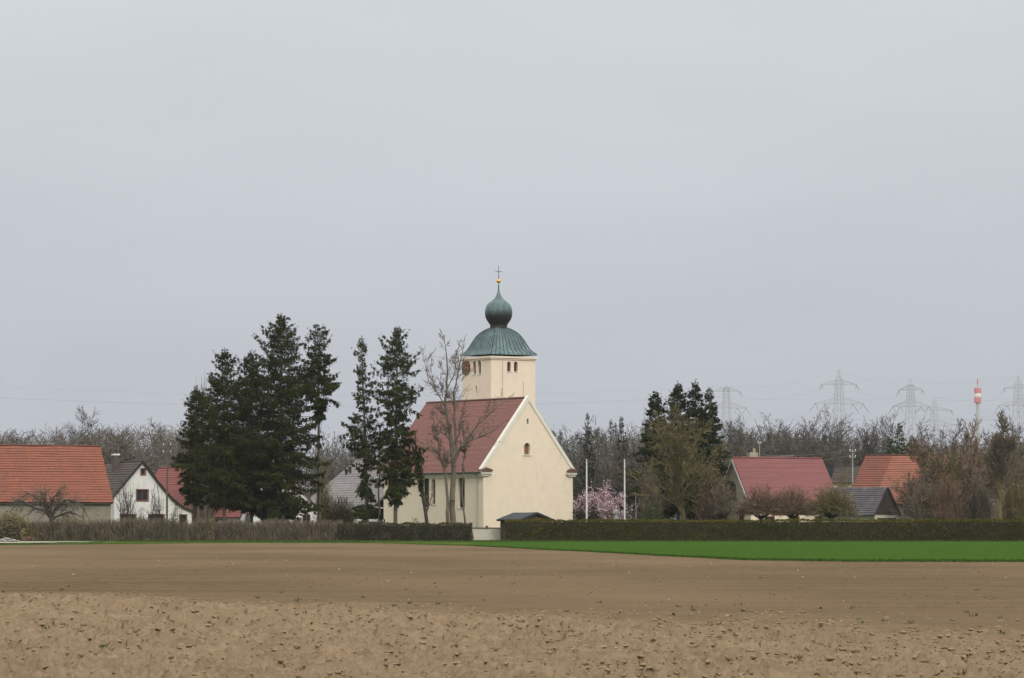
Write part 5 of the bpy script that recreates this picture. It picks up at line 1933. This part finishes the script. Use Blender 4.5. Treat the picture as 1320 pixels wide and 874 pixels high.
# old fruit tree with arching boughs in front of the orange barn
P_fr = PP(kids=(0, 7, 5, 0), bare=(0.1, 0.1, 0.1, 0.1), ang=(30, 75), len=(0.6, 0.95), short=0.3, up=-0.04, seg=(0.4, 0.35, 0.3, 0.25), minr=0.013, wob=0.14, rad=(0.3, 0.5))
T = Tree(31)
for k, (pts, r0, r1, dd, nk) in enumerate((([(66, 697), (66, 680), (66, 668)], 0.26, 0.2, 0.0, 0), ([(66, 668), (58, 658), (45, 655), (33, 648), (25, 645), (17, 654)], 0.16, 0.04, -1.0, 14),
                                           ([(65, 664), (56, 650), (47, 641), (36, 636), (27, 642)], 0.14, 0.04, 1.2, 14), ([(67, 664), (75, 651), (86, 644), (98, 647), (108, 656), (112, 664)], 0.15, 0.04, -0.8, 16),
                                           ([(67, 668), (78, 664), (90, 660), (101, 664)], 0.12, 0.04, 1.0, 10), ([(66, 660), (66, 648), (72, 638), (84, 636)], 0.11, 0.03, 0.6, 10), ([(64, 655), (58, 645), (60, 637), (52, 633)], 0.09, 0.03, -0.5, 9))):
    guided(T, pts, r0 * 1.15, r1, 375, dd, P_fr, 0 if k == 0 else 1, 1.6, int(nk * 1.9), 0.12)
T.split('fruit_tree', 'old fruit tree with low arching boughs before the orange barn', 'bare tree', foot(66, 375), M['bark_dark'], M['bark'], thick=0.06)
for sd, x, w, yt, n, lab in ((33, 163, 34, 612, 70, 'bare shrub against the left part of the white gable'), (34, 201, 26, 618, 46, 'bare shrub left of the brown pole before the white gable'),
                             (35, 226, 22, 640, 40, 'low bare shrub right of the brown pole'), (36, 181, 24, 652, 50, 'low pale shrub under the middle window of the white house')):
    shrub('shrub', lab, x, 385, w, yt, n, M['bark_dark'] if sd < 36 else M['twig'], sd, group='bare shrubs by the white house', rr_=0.014)
shrub('shrub', 'large olive brown bush before the grey barn', 436, 384, 66, 636, 420, M['twig_olive'], 37, leaf=(2500, M['bud_green'] if False else M['hedge2_leaf'], 0.16))
shrub('shrub', 'pale bare tree crown rising behind the left spruces', 262, 425, 60, 478, 260, M['twig'], 38, catg='bare tree', rr_=0.02)
shrub('shrub', 'bush with greenish leaves under the grey barn roof edge', 416, 425, 30, 584, 110, M['twig_olive'], 39, leaf=(900, M['shrub_green'], 0.2))
shrub('shrub', 'reddish bare bush right of the olive tree', 916, 381, 44, 596, 420, M['twig_red'], 40)
shrub('shrub', 'brown bare bush at the left of the olive tree', 838, 388, 36, 590, 260, M['twig'], 401)
shrub('shrub', 'bare bush beside the far cream house', 1090, 430, 50, 606, 320, M['twig_olive'], 402)

# pink blossom
P_pk = PP(kids=(13, 6, 4), bare=(0.12, 0.1, 0.1), ang=(40, 82), len=(0.6, 0.85), short=0.4, up=0.06, seg=(0.4, 0.35, 0.3), minr=0.016, wob=0.1)
for sd, x, D, h, nb, lab in ((51, 748, 396, 3.5, 3400, 'pink blossoming tree half hidden by the church wall'), (52, 768, 394, 3.9, 3800, 'pink blossoming tree, middle one of the three'),
                             (53, 792, 393, 3.5, 3400, 'pink blossoming tree behind the stone statue')):
    T = Tree(sd)
    b = foot(x, D)
    T.grow(b, Vector((0, 0, 1)), h, 0.14, 0, P_pk)
    o = T.split('blossom_tree', lab, 'blossom tree', b, M['bark'], M['twig_red'], group='pink blossom trees')
    rr = np.random.default_rng(sd)
    tips = np.array([tuple(s[0].lerp(s[1], 0.5)) for s in T.s if s[4] >= 1])
    p = tips[rr.integers(0, len(tips), nb)] + rr.normal(0, 0.10, (nb, 3))
    v, q = cards(p, rr.normal(size=(nb, 3)), rr.uniform(0.08, 0.18, nb), rr.uniform(0.07, 0.14, nb), rr)
    link('blossom', np_mesh('blossom', v, q, shift=b), M['blossom'], o)


def leaf_bush(name, label, x, D, w_px, y_top, n, m, seed, flat=1.0, sz=0.16, catg='bush', group=None):
    r = np.random.default_rng(seed)
    b = foot(x, D)
    H = hz(y_top, D)
    hw = w_px * D / F / 2
    d = unit(r.normal(size=(n, 3)))
    d[:, 2] = np.abs(d[:, 2])
    rad = 1 - 0.25 * r.uniform(0, 1, n) ** 2
    wob = 1 + 0.10 * np.sin(5 * np.arctan2(d[:, 1], d[:, 0]) + seed) + 0.06 * np.sin(7 * d[:, 2] * 3)
    p = np.stack([d[:, 0] * hw * rad * wob, d[:, 1] * hw * rad * wob, np.clip(d[:, 2] * H * rad * wob, 0.02, None)], -1)
    v, q = cards(p, d + r.normal(0, 0.6, (n, 3)), r.uniform(0.6, 1.2, n) * sz, r.uniform(0.4, 0.8, n) * sz, r)
    o = thing(name, label, catg, b, group)
    link('foliage', np_mesh('foliage', v, q), m, o)
    V = ICO_V.copy()
    mb = MB()
    mb.lathe(b, [(hw * 0.8 * math.cos(math.pi / 2 * i / 6) + 0.02, H * 0.85 * math.sin(math.pi / 2 * i / 6)) for i in range(7)], 14)
    mb.build('inner_twigs', M['hedge_core'], o)
    return o


leaf_bush('round_bush', 'clipped round green bush behind the dark hedge', 843, 377, 36, 655.5, 2600, M['shrub_green'], 61, sz=0.14)
leaf_bush('evergreen_bush', 'dark evergreen bush left of the first flagpole', 750, 381, 17, 650, 900, M['fir'], 62, sz=0.2)
leaf_bush('evergreen_bush', 'dark evergreen bush right of the first flagpole', 765, 381, 20, 652, 900, M['fir'], 63, sz=0.2)
leaf_bush('evergreen_bush', 'low green bush beside the stone statue', 783, 380, 16, 663, 600, M['shrub_green'], 64, sz=0.16)
leaf_bush('evergreen_bush', 'low green bush at the church gable corner', 740, 380, 12, 665, 400, M['shrub_green'], 65, sz=0.16)
b = foot(819.5, 384)
o = thing('dead_stem', 'slim pale bare stem between flagpole and round bush', 'bare tree', b)
MB().tube([b, b + Vector((0.05, 0, 2.5)), b + Vector((-0.03, 0, hz(634, 384)))], [0.07, 0.06, 0.03], 7).build('trunk', M['pole_pale'], o)
MB().tube([b + Vector((0.03, 0, 3.2)), b + Vector((0.5, 0.1, 4.2))], [0.03, 0.012], 5).build('branch', M['pole_pale'], o)

# ------------------------------------------------------------------ pollarded trees
def pollard(x, D, w_px, y_top, seed, label, n=650, m='twig_red', bud=None, upright=0.0):
    r = np.random.default_rng(seed)
    b = foot(x, D)
    o = thing('pollard_tree', label, 'pollard tree', b, 'pollarded trees behind the hedge')
    zt = hz(y_top, D)
    hw = w_px * D / F / 2
    zh = 2.45
    mb = MB()
    mb.tube([b, b + UP * 1.2, b + UP * (zh - 0.3), b + UP * zh], [0.21, 0.17, 0.2, 0.24], 9)
    knobs = []
    for k in range(11):
        a = 2 * math.pi * k / 11 + r.uniform(-0.2, 0.2)
        rad = hw * r.uniform(0.28, 0.5)
        q = b + Vector((math.cos(a) * rad, math.sin(a) * rad * 0.9, zh + r.uniform(0.35, 0.95)))
        mb.tube([b + UP * (zh - 0.15), b.lerp(q, 0.55) + UP * (zh * 0.42), q], [0.14, 0.10, 0.10], 6)
        mb.lathe(q, [(0.05, q.z - 0.12), (0.13, q.z - 0.04), (0.12, q.z + 0.06), (0.03, q.z + 0.12)], 7)
        knobs.append(q)
    knobs.append(b + UP * (zh + 0.5))
    mb.build('trunk', M['bark_dark'], o, smooth=True)
    K = np.array([tuple(q) for q in knobs])
    i = r.integers(0, len(K), n)
    d = unit(r.normal(size=(n, 3)) + np.array([0, 0, 0.35 + upright]))
    d[:, 2] = np.where(d[:, 2] < -0.2, -d[:, 2] * 0.5, d[:, 2])
    end = np.array(b) + np.stack([d[:, 0] * hw, d[:, 1] * hw, zh + 0.3 + np.where(d[:, 2] > 0, d[:, 2] * (zt - zh - 0.3), d[:, 2] * 0.8)], -1)
    end = K[i] + (end - K[i]) * r.uniform(0.55, 1.04, n)[:, None]
    mid = K[i] * 0.5 + end * 0.5 + np.stack([r.normal(0, 0.1, n), r.normal(0, 0.1, n), r.uniform(-0.1, 0.15, n)], -1)
    f = lambda a: np.full(n, a)
    segs = [tubes(K[i], mid, f(0.022), f(0.017)), tubes(mid, end, f(0.017), f(0.010))]
    for rep in range(3):
        t = r.uniform(0.2, 1, n)[:, None]
        p = mid + (end - mid) * t
        e = p + unit(unit(end - mid) + r.normal(0, 0.5, (n, 3))) * r.uniform(0.2, 0.55, n)[:, None]
        segs.append(ribbons(p, e, f(0.013), f(0.008)))
    V, Q = cat(*segs)
    link('shoots', np_mesh('shoots', V, Q, shift=b), M[m], o)
    if bud:
        nb = bud
        j = r.integers(0, n, nb)
        p = end[j] + r.normal(0, 0.14, (nb, 3))
        v, q = cards(p, r.normal(size=(nb, 3)), r.uniform(0.07, 0.15, nb), r.uniform(0.05, 0.1, nb), r)
        tag(link('buds', np_mesh('buds', v, q, shift=b), M['bud_green'], o), kind='stuff')


pollard(932, 379, 46, 620, 71, 'pollarded tree with pale upright shoots before the cream gable', 330, 'twig', None, 0.5)
pollard(981, 380, 74, 621, 72, 'pollarded tree with brown round crown, second from left', 900, 'twig_red', None)
pollard(1022, 380, 64, 625, 73, 'pollarded tree with brown round crown, third from left', 800, 'twig_red', 120)
pollard(1072, 379, 76, 621, 74, 'pollarded tree with greenish round crown, rightmost of the four', 950, 'twig_olive', 700)

# ------------------------------------------------------------------ thicket on the right
P_th = PP(one=4, kids=(12, 7, 5, 4), bare=(0.12, 0.1, 0.1, 0.1), ang=(20, 55), len=(0.5, 0.75), short=0.45, up=0.05, seg=(0.7, 0.6, 0.45, 0.35), minr=0.016, wob=0.11)
TH_ = [(1183, 386, 6.8, 0.10, 'grey brown leafless tree nearest the garage gable'), (1200, 392, 8.4, 0.12, 'dense bare tree over the lower right barn roof'),
       (1212, 383, 8.0, 0.13, 'bare brown tree second from the garage, in the thicket'), (1234, 392, 9.6, 0.15, 'bare tree in the middle of the brown thicket'),
       (1252, 384, 8.2, 0.13, 'bare reddish tree right of the thicket centre'), (1270, 394, 10.4, 0.16, 'tall bare tree behind the yellow forked trunk'),
       (1310, 388, 9.6, 0.15, 'bare tree at the right edge beside the yellow trunk'), (1330, 396, 11.0, 0.15, 'tall bare tree cut by the right edge')]
for i, (x, D, h, r_, lab) in enumerate(TH_):
    T = Tree(200 + i)
    b = foot(x, D)
    T.grow(b, Vector((T.r.uniform(-0.1, 0.1), 0, 1)), h * 0.9, r_, 0, P_th)
    T.split('bare_tree', lab, 'bare tree', b, M['bark'], M[('twig', 'twig_red', 'twig_olive', 'twig')[i % 4]], group='bare thicket trees on the right')
P_yt = PP(kids=(8, 8, 6, 4), bare=(0.35, 0.12, 0.1, 0.1), ang=(20, 48), len=(0.55, 0.8), short=0.4, up=0.05, seg=(0.7, 0.6, 0.45, 0.35), minr=0.016, wob=0.09)
T = Tree(220)
guided(T, [(1289, 697), (1289, 668), (1289, 645), (1292, 620), (1290, 590), (1293, 560)], 0.24, 0.05, 374, 0.4, P_yt, 0, 3.2, 16, 0.35)
guided(T, [(1290, 648), (1298, 632), (1308, 612), (1312, 592)], 0.12, 0.04, 374, -0.8, P_yt, 1, 2.6, 10, 0.3)
guided(T, [(1289, 640), (1284, 618), (1276, 596)], 0.10, 0.04, 374, 0.8, P_yt, 1, 2.6, 10, 0.3)
T.split('bare_tree', 'forked bare tree with yellow lichen trunk standing at the hedge', 'bare tree', foot(1289, 374), M['bark_olive'], M['twig'], thick=0.05)
for i, (x, D, w, yt, n, lab) in enumerate(((1190, 380, 40, 618, 420, 'dense twiggy shrub right of the garage'), (1222, 379, 54, 608, 480, 'broad twiggy shrub in the middle of the thicket'),
                                           (1262, 380, 48, 615, 420, 'twiggy shrub left of the yellow trunk'), (1308, 381, 44, 612, 420, 'twiggy shrub right of the yellow trunk'))):
    shrub('shrub', lab, x, D, w, yt, n, M[('twig', 'twig_red', 'twig', 'twig_olive')[i]], 230 + i, group='thicket shrubs')


# ------------------------------------------------------------------ hedges
def box_hedge(name, label, x0, x1, D0, D1, y_top, depth, n, m, seed, sz=0.11, core=True, rough=0.06, notch=0.0, twig=0):
    r = np.random.default_rng(seed)
    a, c = foot(x0, D0), foot(x1, D1)
    u = (c - a)
    Ln = u.length
    u = u.normalized()
    v = Vector((-u.y, u.x, 0))
    H = hz(y_top, (D0 + D1) / 2)
    o = thing(name, label, 'hedge', (a + c) / 2)
    # places on the front, the top, the back and both ends
    area = np.array([Ln * H, Ln * depth, Ln * H * 0.35, depth * H, depth * H])
    f = r.choice(5, n, p=area / area.sum())
    s, t = r.uniform(0, 1, n), r.uniform(0, 1, n)
    loc = np.zeros((n, 3))
    nrm = np.zeros((n, 3))
    hw = lambda s_: H * (0.975 + 0.05 * vnoise(s_ * Ln * 0.33, s_ * 0, seed) + 0.04 * vnoise(s_ * Ln * 1.1, s_ * 0, seed + 1) + 0.03 * vnoise(s_ * Ln * 3.7, s_ * 0, seed + 2))
    A, B_ = s * Ln, t * depth
    z = t * hw(s)
    round_ = 0.16 * np.clip(z / H - 0.78, 0, 1) / 0.22
    for k, (px_, py_, pz_, nn) in enumerate(((A, round_ + 0 * A, z, (0, -1, 0.15)), (A, B_, hw(s) - 0.10 * np.abs(2 * t - 1) ** 3, (0, 0, 1)), (A, depth + 0 * A, z, (0, 1, 0.1)),
                                             (0 * A, s * depth, t * hw(0 * s), (-1, 0, 0.1)), (0 * A + Ln, s * depth, t * hw(0 * s + 1), (1, 0, 0.1)))):
        w_ = f == k
        loc[w_] = np.stack([px_, py_, pz_], -1)[w_]
        nrm[w_] = nn
    lump = rough * (vnoise(loc[:, 0] * 1.6, loc[:, 2] * 1.6 + loc[:, 1], seed) - 0.5) * 3 - r.uniform(0, 0.16, n)
    loc = loc + nrm * lump[:, None]
    loc[:, 2] = np.clip(loc[:, 2], 0.02, None)
    Wd = np.stack([np.array([*u]), np.array([*v]), np.array([0, 0, 1.0])])
    p = np.array(a) + loc @ Wd
    d = (nrm * 0.7) @ Wd + r.normal(0, 0.7, (n, 3)) + np.array([0, 0, 0.15])
    vv, qq = cards(p, d, r.uniform(0.6, 1.3, n) * sz, r.uniform(0.45, 0.8, n) * sz, r)
    link('foliage', np_mesh('foliage', vv, qq, shift=o.location), m, o)
    if core:
        MB().box(a, u, v, UP, (0.12, Ln - 0.12), (0.14, depth - 0.12), (0, H - 0.16)).build('inner_twigs', M['hedge_core'], o)
    if twig:
        A = r.uniform(0, Ln, twig)
        p0 = np.array(a) + np.stack([A, r.uniform(0, depth, twig), H * r.uniform(0.0, 1.0, twig) ** 0.6 - 0.15], -1) @ Wd
        d = np.stack([r.normal(0, 0.35, twig), r.normal(0, 0.35, twig), r.uniform(0.3, 1, twig)], -1)
        p1 = p0 + unit(d) * r.uniform(0.2, 0.55, twig)[:, None]
        vv, qq = ribbons(p0, p1, np.full(twig, 0.012), np.full(twig, 0.006))
        link('twigs', np_mesh('twigs', vv, qq, shift=o.location), M['twig'], o)
    return o


box_hedge('clipped_hedge', 'long dark green clipped hedge along the bright crop field', 651, 1400, 367, 366, 671, 1.3, 46000, M['hedge_leaf'], 81, sz=0.125, twig=5000)
box_hedge('clipped_hedge', 'brownish clipped hedge in front of the church nave', 437, 609, 366, 368, 675.5, 1.2, 13000, M['hedge2_leaf'], 82, sz=0.12, rough=0.12, twig=3500)
leaf_bush('evergreen_bush', 'green tuft growing out of the hedge before the nave', 535, 367.5, 22, 671.5, 700, M['shrub_green'], 66, sz=0.16)
leaf_bush('evergreen_bush', 'green tuft in the hedge beside the white van', 487, 367.5, 16, 673, 500, M['shrub_green'], 67, sz=0.16)


def twig_hedge(name, label, x0, x1, D, y_top, depth, n, m, seed, leaf=None, lum=0.1):
    r = np.random.default_rng(seed)
    a, c = foot(x0, D), foot(x1, D)
    Ln = c.x - a.x
    H = hz(y_top, D)
    o = thing(name, label, 'hedge', (a + c) / 2)
    A = r.uniform(0, Ln, n)
    top = H * (0.76 + 0.30 * vnoise(A * 0.5, A * 0 + seed, seed) + 0.10 * vnoise(A * 2.1, A * 0 + 3, seed + 1))
    z0 = top * r.uniform(0, 0.85, n) ** 1.3
    p0 = np.stack([a.x + A, D + r.uniform(0, depth, n), z0], -1)
    d = unit(np.stack([r.normal(0, 0.42, n), r.normal(0, 0.3, n), np.ones(n)], -1))
    l = np.minimum(r.uniform(0.2, 0.8, n), np.maximum(0.2, top - z0 + 0.1))
    vq1 = ribbons(p0, p0 + d * l[:, None], r.uniform(0.010, 0.026, n), np.full(n, 0.008))
    k = n // 40                                           # stems
    B_ = r.uniform(0, Ln, k)
    q0 = np.stack([a.x + B_, D + r.uniform(0, depth, k), np.zeros(k)], -1)
    vq2 = tubes(q0, q0 + np.stack([r.normal(0, 0.15, k), r.normal(0, 0.15, k), H * r.uniform(0.6, 0.95, k)], -1), np.full(k, 0.04), np.full(k, 0.02), 5)
    link('twigs', np_mesh('twigs', *cat(vq1, vq2), shift=o.location), m, o)
    if leaf:
        nl, ml = leaf
        A = r.uniform(0, Ln, nl)
        p = np.stack([a.x + A, D + r.uniform(0, depth, nl), H * r.uniform(0.02, 0.98, nl)], -1)
        vv, qq = cards(p, r.normal(size=(nl, 3)), r.uniform(0.08, 0.16, nl), r.uniform(0.05, 0.1, nl), r)
        link('dry_leaves', np_mesh('dry_leaves', vv, qq, shift=o.location), ml, o)
    return o


twig_hedge('leafless_hedge', 'tall leafless brown hedge before the white house and barn', 34, 275, 365.5, 668, 1.2, 11000, M['twig_hedge'], 91, (1500, M['dead_leaf']))
twig_hedge('leafless_hedge', 'dark leafless hedge under the big spruces', 246, 440, 366.6, 670, 1.3, 11000, M['twig'], 92, (2600, M['hedge2_leaf']))
leaf_bush('dry_bush', 'rounded hedge stub with dry pale leaves at the left edge', 10, 360, 44, 664, 3200, M['dead_leaf'], 93, sz=0.2)
leaf_bush('evergreen_bush', 'yellow green bush behind the dry hedge stub', 22, 364, 40, 663, 1500, M['bud_green'], 94, sz=0.18)
shrub('shrub', 'low rust brown clump at the end of the gravel track', 36, 357, 14, 690, 120, M['twig_red'], 95)
# wire fence posts before the leafless hedge
for i, x in enumerate((49, 84, 121, 160)):
    b = foot(x, 363)
    nth = ('first', 'second', 'third', 'fourth')[i]
    tag(MB().tube([b, b + UP * hz(672, 363)], 0.018, 6).build('fence_post', M['pole_wood']), nth + ' thin pale fence post from the left before the leafless hedge', 'fence post', 'thin fence posts')
# heap of pale rubble at the left edge
r = np.random.default_rng(3)
n = 150
x = r.uniform(1, 26, n)
Dh = 345 + r.normal(0, 1.0, n)
hh = np.interp(x, [0, 9, 26], [0.1, 0.42, 0.05])
P_ = np.stack([(x - CX) / F * Dh, Dh, 0.05 + hh * r.uniform(0, 1, n)], -1)
tag(lumps('rubble_heap', P_, r.uniform(0.10, 0.22, n), M['rubble'], 0.7, 5), 'heap of pale rubble at the left field edge', 'rubble')

# ------------------------------------------------------------------ grass and crop blades
r = np.random.default_rng(8)


def blades(name, label, catg, xr, dlo, dhi, n, h, m, seed):
    r = np.random.default_rng(seed)
    x = r.uniform(*xr, n)
    lo, hi = dlo(x), dhi(x)
    D_ = lo + (hi - lo) * r.uniform(0, 1, n)
    p = np.stack([(x - CX) / F * D_, D_, np.full(n, 0.0)], -1)
    d = np.stack([r.normal(0, 0.4, n), r.normal(0, 0.4, n), np.ones(n)], -1)
    v, q = cards(p, d, r.uniform(0.5, 1.3, n) * h, r.uniform(0.02, 0.06, n), r)
    return tag(link(name, np_mesh(name, v, q), m), label, catg, kind='stuff')


blades('crop_blades', 'young green cereal growing on the field by the hedge', 'crop', (612, 1500), lambda x: far_edge(x) - 2.5 * vnoise(x * 0.09, x * 0, 7) - 1.5 * vnoise(x * 0.4, x * 0, 8), lambda x: far_edge(x) + 6, 9000, 0.10, M['crop'], 301)
blades('verge_blades', 'rough grass along the foot of the left hedges', 'grass', (-60, 660), lambda x: np.full_like(x, 350) + 0 * x, lambda x: np.full_like(x, 366) + 0 * x, 9000, 0.2, M['grass'], 302)
blades('edge_blades', 'grass fringe where the ploughed soil ends', 'grass', (-60, 660), lambda x: far_edge(x) - 1.5, lambda x: far_edge(x) + 8, 6000, 0.12, M['grass'], 303)
blades('hedge_foot_blades', 'grass along the foot of the dark clipped hedge', 'grass', (605, 1420), lambda x: np.full_like(x, 354), lambda x: np.full_like(x, 367), 8000, 0.2, M['grass'], 304)
r = np.random.default_rng(9)
P_, rr = field_points(90, lambda x: 30 + 0 * x, lambda x: rough_edge(x) + 10, 305)
k = 7
p = np.repeat(P_, k, 0) + np.stack([rr.normal(0, 0.03, 90 * k), rr.normal(0, 0.03, 90 * k), np.zeros(90 * k)], -1)
v, q = cards(p, np.stack([rr.normal(0, 0.6, 90 * k), rr.normal(0, 0.6, 90 * k), np.ones(90 * k)], -1), rr.uniform(0.03, 0.10, 90 * k), rr.uniform(0.01, 0.03, 90 * k), rr)
tag(link('weeds', np_mesh('weeds', v, q), M['shrub_green']), 'tiny green weeds between the clods', 'weeds', kind='stuff')

# ------------------------------------------------------------------ the far wood
P_far = PP(kids=(10, 8, 6), bare=(0.25, 0.12, 0.1), ang=(22, 60), len=(0.42, 0.66), short=0.22, up=0.055, seg=(1.5, 1.5, 1.6, 9), one=3, minr=0.019, wob=0.15, rad=(0.3, 0.5), tip=0.05, first=1.0)
PROTO = []
for i in range(7):
    T = Tree(400 + i)
    T.grow(Vector((0, 0, 0)), Vector((0, 0, 1)), 11.0, 0.15, 0, P_far)
    V, Q = T.mesh(0.07)
    PROTO.append((V / V[:, 2].max(), Q))
CPROTO = []
for i in range(4):
    TV, B, C = spruce(450 + i, 17.0, 2.0, 2.8, dens=0.9, cl=0.14)
    V, Q = cat(TV, C)
    CPROTO.append((V / V[:, 2].max(), Q))


def wood(name, label, xr, Dr, ytop, n, protos, m, seed, wide=1.0, zmul=(0.82, 1.06)):
    r = np.random.default_rng(seed)
    parts = []
    for i in range(n):
        x = xr[0] + (xr[1] - xr[0]) * (i + r.uniform(0, 1)) / n
        D = r.uniform(*Dr)
        H = hz(np.interp(x, ytop[0], ytop[1]), D) * r.uniform(*zmul)
        V, Q = protos[int(r.integers(0, len(protos)))]
        a = r.uniform(0, 6.28)
        w = H * wide * r.uniform(0.85, 1.2)
        X, Y = V[:, 0] * math.cos(a) - V[:, 1] * math.sin(a), V[:, 0] * math.sin(a) + V[:, 1] * math.cos(a)
        parts.append((np.stack([X * w + (x - CX) / F * D, Y * w + D, V[:, 2] * H], -1), Q))
    return tag(link(name, np_mesh(name, *cat(*parts)), m), label, 'wood', kind='stuff')


YL = ([-150, 0, 40, 90, 110, 140, 180, 230, 320], [545, 543, 541, 543, 536, 531, 530, 531, 530])
wood('bare_wood', 'leafless brown wood behind the orange barn', (-140, 330), (500, 590), YL, 84, PROTO, M['twig_farwarm'], 501, 1.3, (0.84, 0.97))
YM = ([400, 680, 720, 780, 840, 950], [562, 548, 538, 540, 540, 544])
wood('bare_wood', 'leafless wood between the church and the dark spruces', (400, 950), (500, 580), YM, 72, PROTO, M['twig_far'], 502, 1.25, (0.84, 0.98))
wood('conifer_wood', 'dim conifers in the wood behind the flagpoles', (690, 850), (520, 590), ([690, 850], [549, 545]), 26, CPROTO, M['spruce_far'], 503, 1.0)
YR = ([930, 1000, 1060, 1120, 1200, 1260, 1330, 1450], [535, 533, 540, 548, 556, 566, 560, 560])
wood('bare_wood', 'leafless wood behind the right hand houses', (925, 1450), (510, 600), YR, 74, PROTO, M['twig_far'], 504, 1.2, (0.80, 0.98))
wood('conifer_wood', 'dim conifers low in the wood behind the right hand houses', (930, 1240), (500, 585), ([930, 1000, 1100, 1240], [562, 556, 560, 572]), 30, CPROTO, M['spruce_far'], 505, 1.15)


def scrub(name, label, xr, Dr, y_top, n, m, seed):
    """undergrowth: upright twigs too many to count"""
    r = np.random.default_rng(seed)
    x = r.uniform(*xr, n)
    D = r.uniform(*Dr, n)
    H = hz(y_top, sum(Dr) / 2) * (0.65 + 0.5 * vnoise(x * 0.05, D * 0.1, seed) + 0.25 * vnoise(x * 0.21, D * 0.3, seed + 1))
    z0 = H * r.uniform(0, 1, n) ** 1.3
    p = np.stack([(x - CX) / F * D, D, z0], -1)
    d = unit(np.stack([r.normal(0, 0.7, n), r.normal(0, 0.6, n), np.ones(n)], -1))
    v, q = ribbons(p, p + d * r.uniform(0.5, 1.5, n)[:, None], np.full(n, 0.036), np.full(n, 0.012))
    return tag(link(name, np_mesh(name, v, q), m), label, 'undergrowth', kind='stuff')


scrub('undergrowth', 'brown undergrowth in the wood behind the orange barn', (-140, 400), (500, 515), 585, 12000, M['twig_farwarm'], 511)
scrub('undergrowth', 'dark undergrowth in the wood behind the flagpoles', (400, 940), (500, 520), 575, 16000, M['twig_far'], 512)
scrub('undergrowth', 'grey undergrowth in the wood behind the right hand houses', (930, 1450), (502, 520), 585, 13000, M['twig_far'], 513)
# trees that stand out of the wood
P_sky = PP(kids=(9, 7, 5, 3), bare=(0.3, 0.15, 0.1, 0.1), ang=(20, 54), len=(0.48, 0.7), short=0.3, up=0.07, seg=(1.2, 0.9, 0.7, 0.8, 9), minr=0.015, wob=0.12, tip=0.08)
for i, (x, D, yt, lab) in enumerate(((108, 540, 520, 'thin pale tree sticking out above the wood left of the white house'), (1052, 470, 529, 'bare tree left under the tallest pylon'), (1078, 480, 522, 'bare tree right under the tallest pylon'),
                                     (1105, 474, 533, 'bare tree crown left of the pointed fir'), (1135, 478, 531, 'tall bare tree between the two biggest pylons'), (1018, 480, 531, 'bare tree crown above the dusty red roof'),
                                     (1192, 470, 545, 'bare tree behind the tiled barn ridge'), (1240, 455, 550, 'bare tree just left of the telecom tower'), (1283, 445, 535, 'spreading bare tree right of the telecom tower'),
                                     (1318, 450, 545, 'bare crown under the pylon at the right edge'), (960, 480, 530, 'bare tree right of the leftmost pylon'))):
    T = Tree(600 + i)
    b = foot(x, D)
    H = hz(yt, D)
    T.grow(b, Vector((0, 0, 1)), H * 0.72, 0.2, 0, P_sky)
    mz = max(s[1].z for s in T.s)
    f = H / mz
    T.s = [(Vector((s[0].x, s[0].y, s[0].z * f)), Vector((s[1].x, s[1].y, s[1].z * f)), s[2], s[3], s[4]) for s in T.s]
    T.split('bare_tree', lab, 'bare tree', b, M['bark'], M['twig_far'], group='bare trees standing out of the wood')

# ------------------------------------------------------------------ haze
hb = MB().box(Vector((0, 0, 0)), Vector((1, 0, 0)), Vector((0, 1, 0)), UP, (-900, 1400), (-60, 3300), (-1.2, 135))
hm_ = bpy.data.materials.new('haze')
hm_.use_nodes = True
nt = hm_.node_tree
nt.nodes.clear()
out = nt.nodes.new('ShaderNodeOutputMaterial')
pv = nt.nodes.new('ShaderNodeVolumePrincipled')
pv.inputs['Color'].default_value = (0.93, 0.95, 0.98, 1)
pv.inputs['Density'].default_value = 0.000045
nt.links.new(pv.outputs[0], out.inputs['Volume'])
hz_o = tag(hb.build('haze', hm_), 'pale spring haze over the fields', 'haze', kind='stuff')
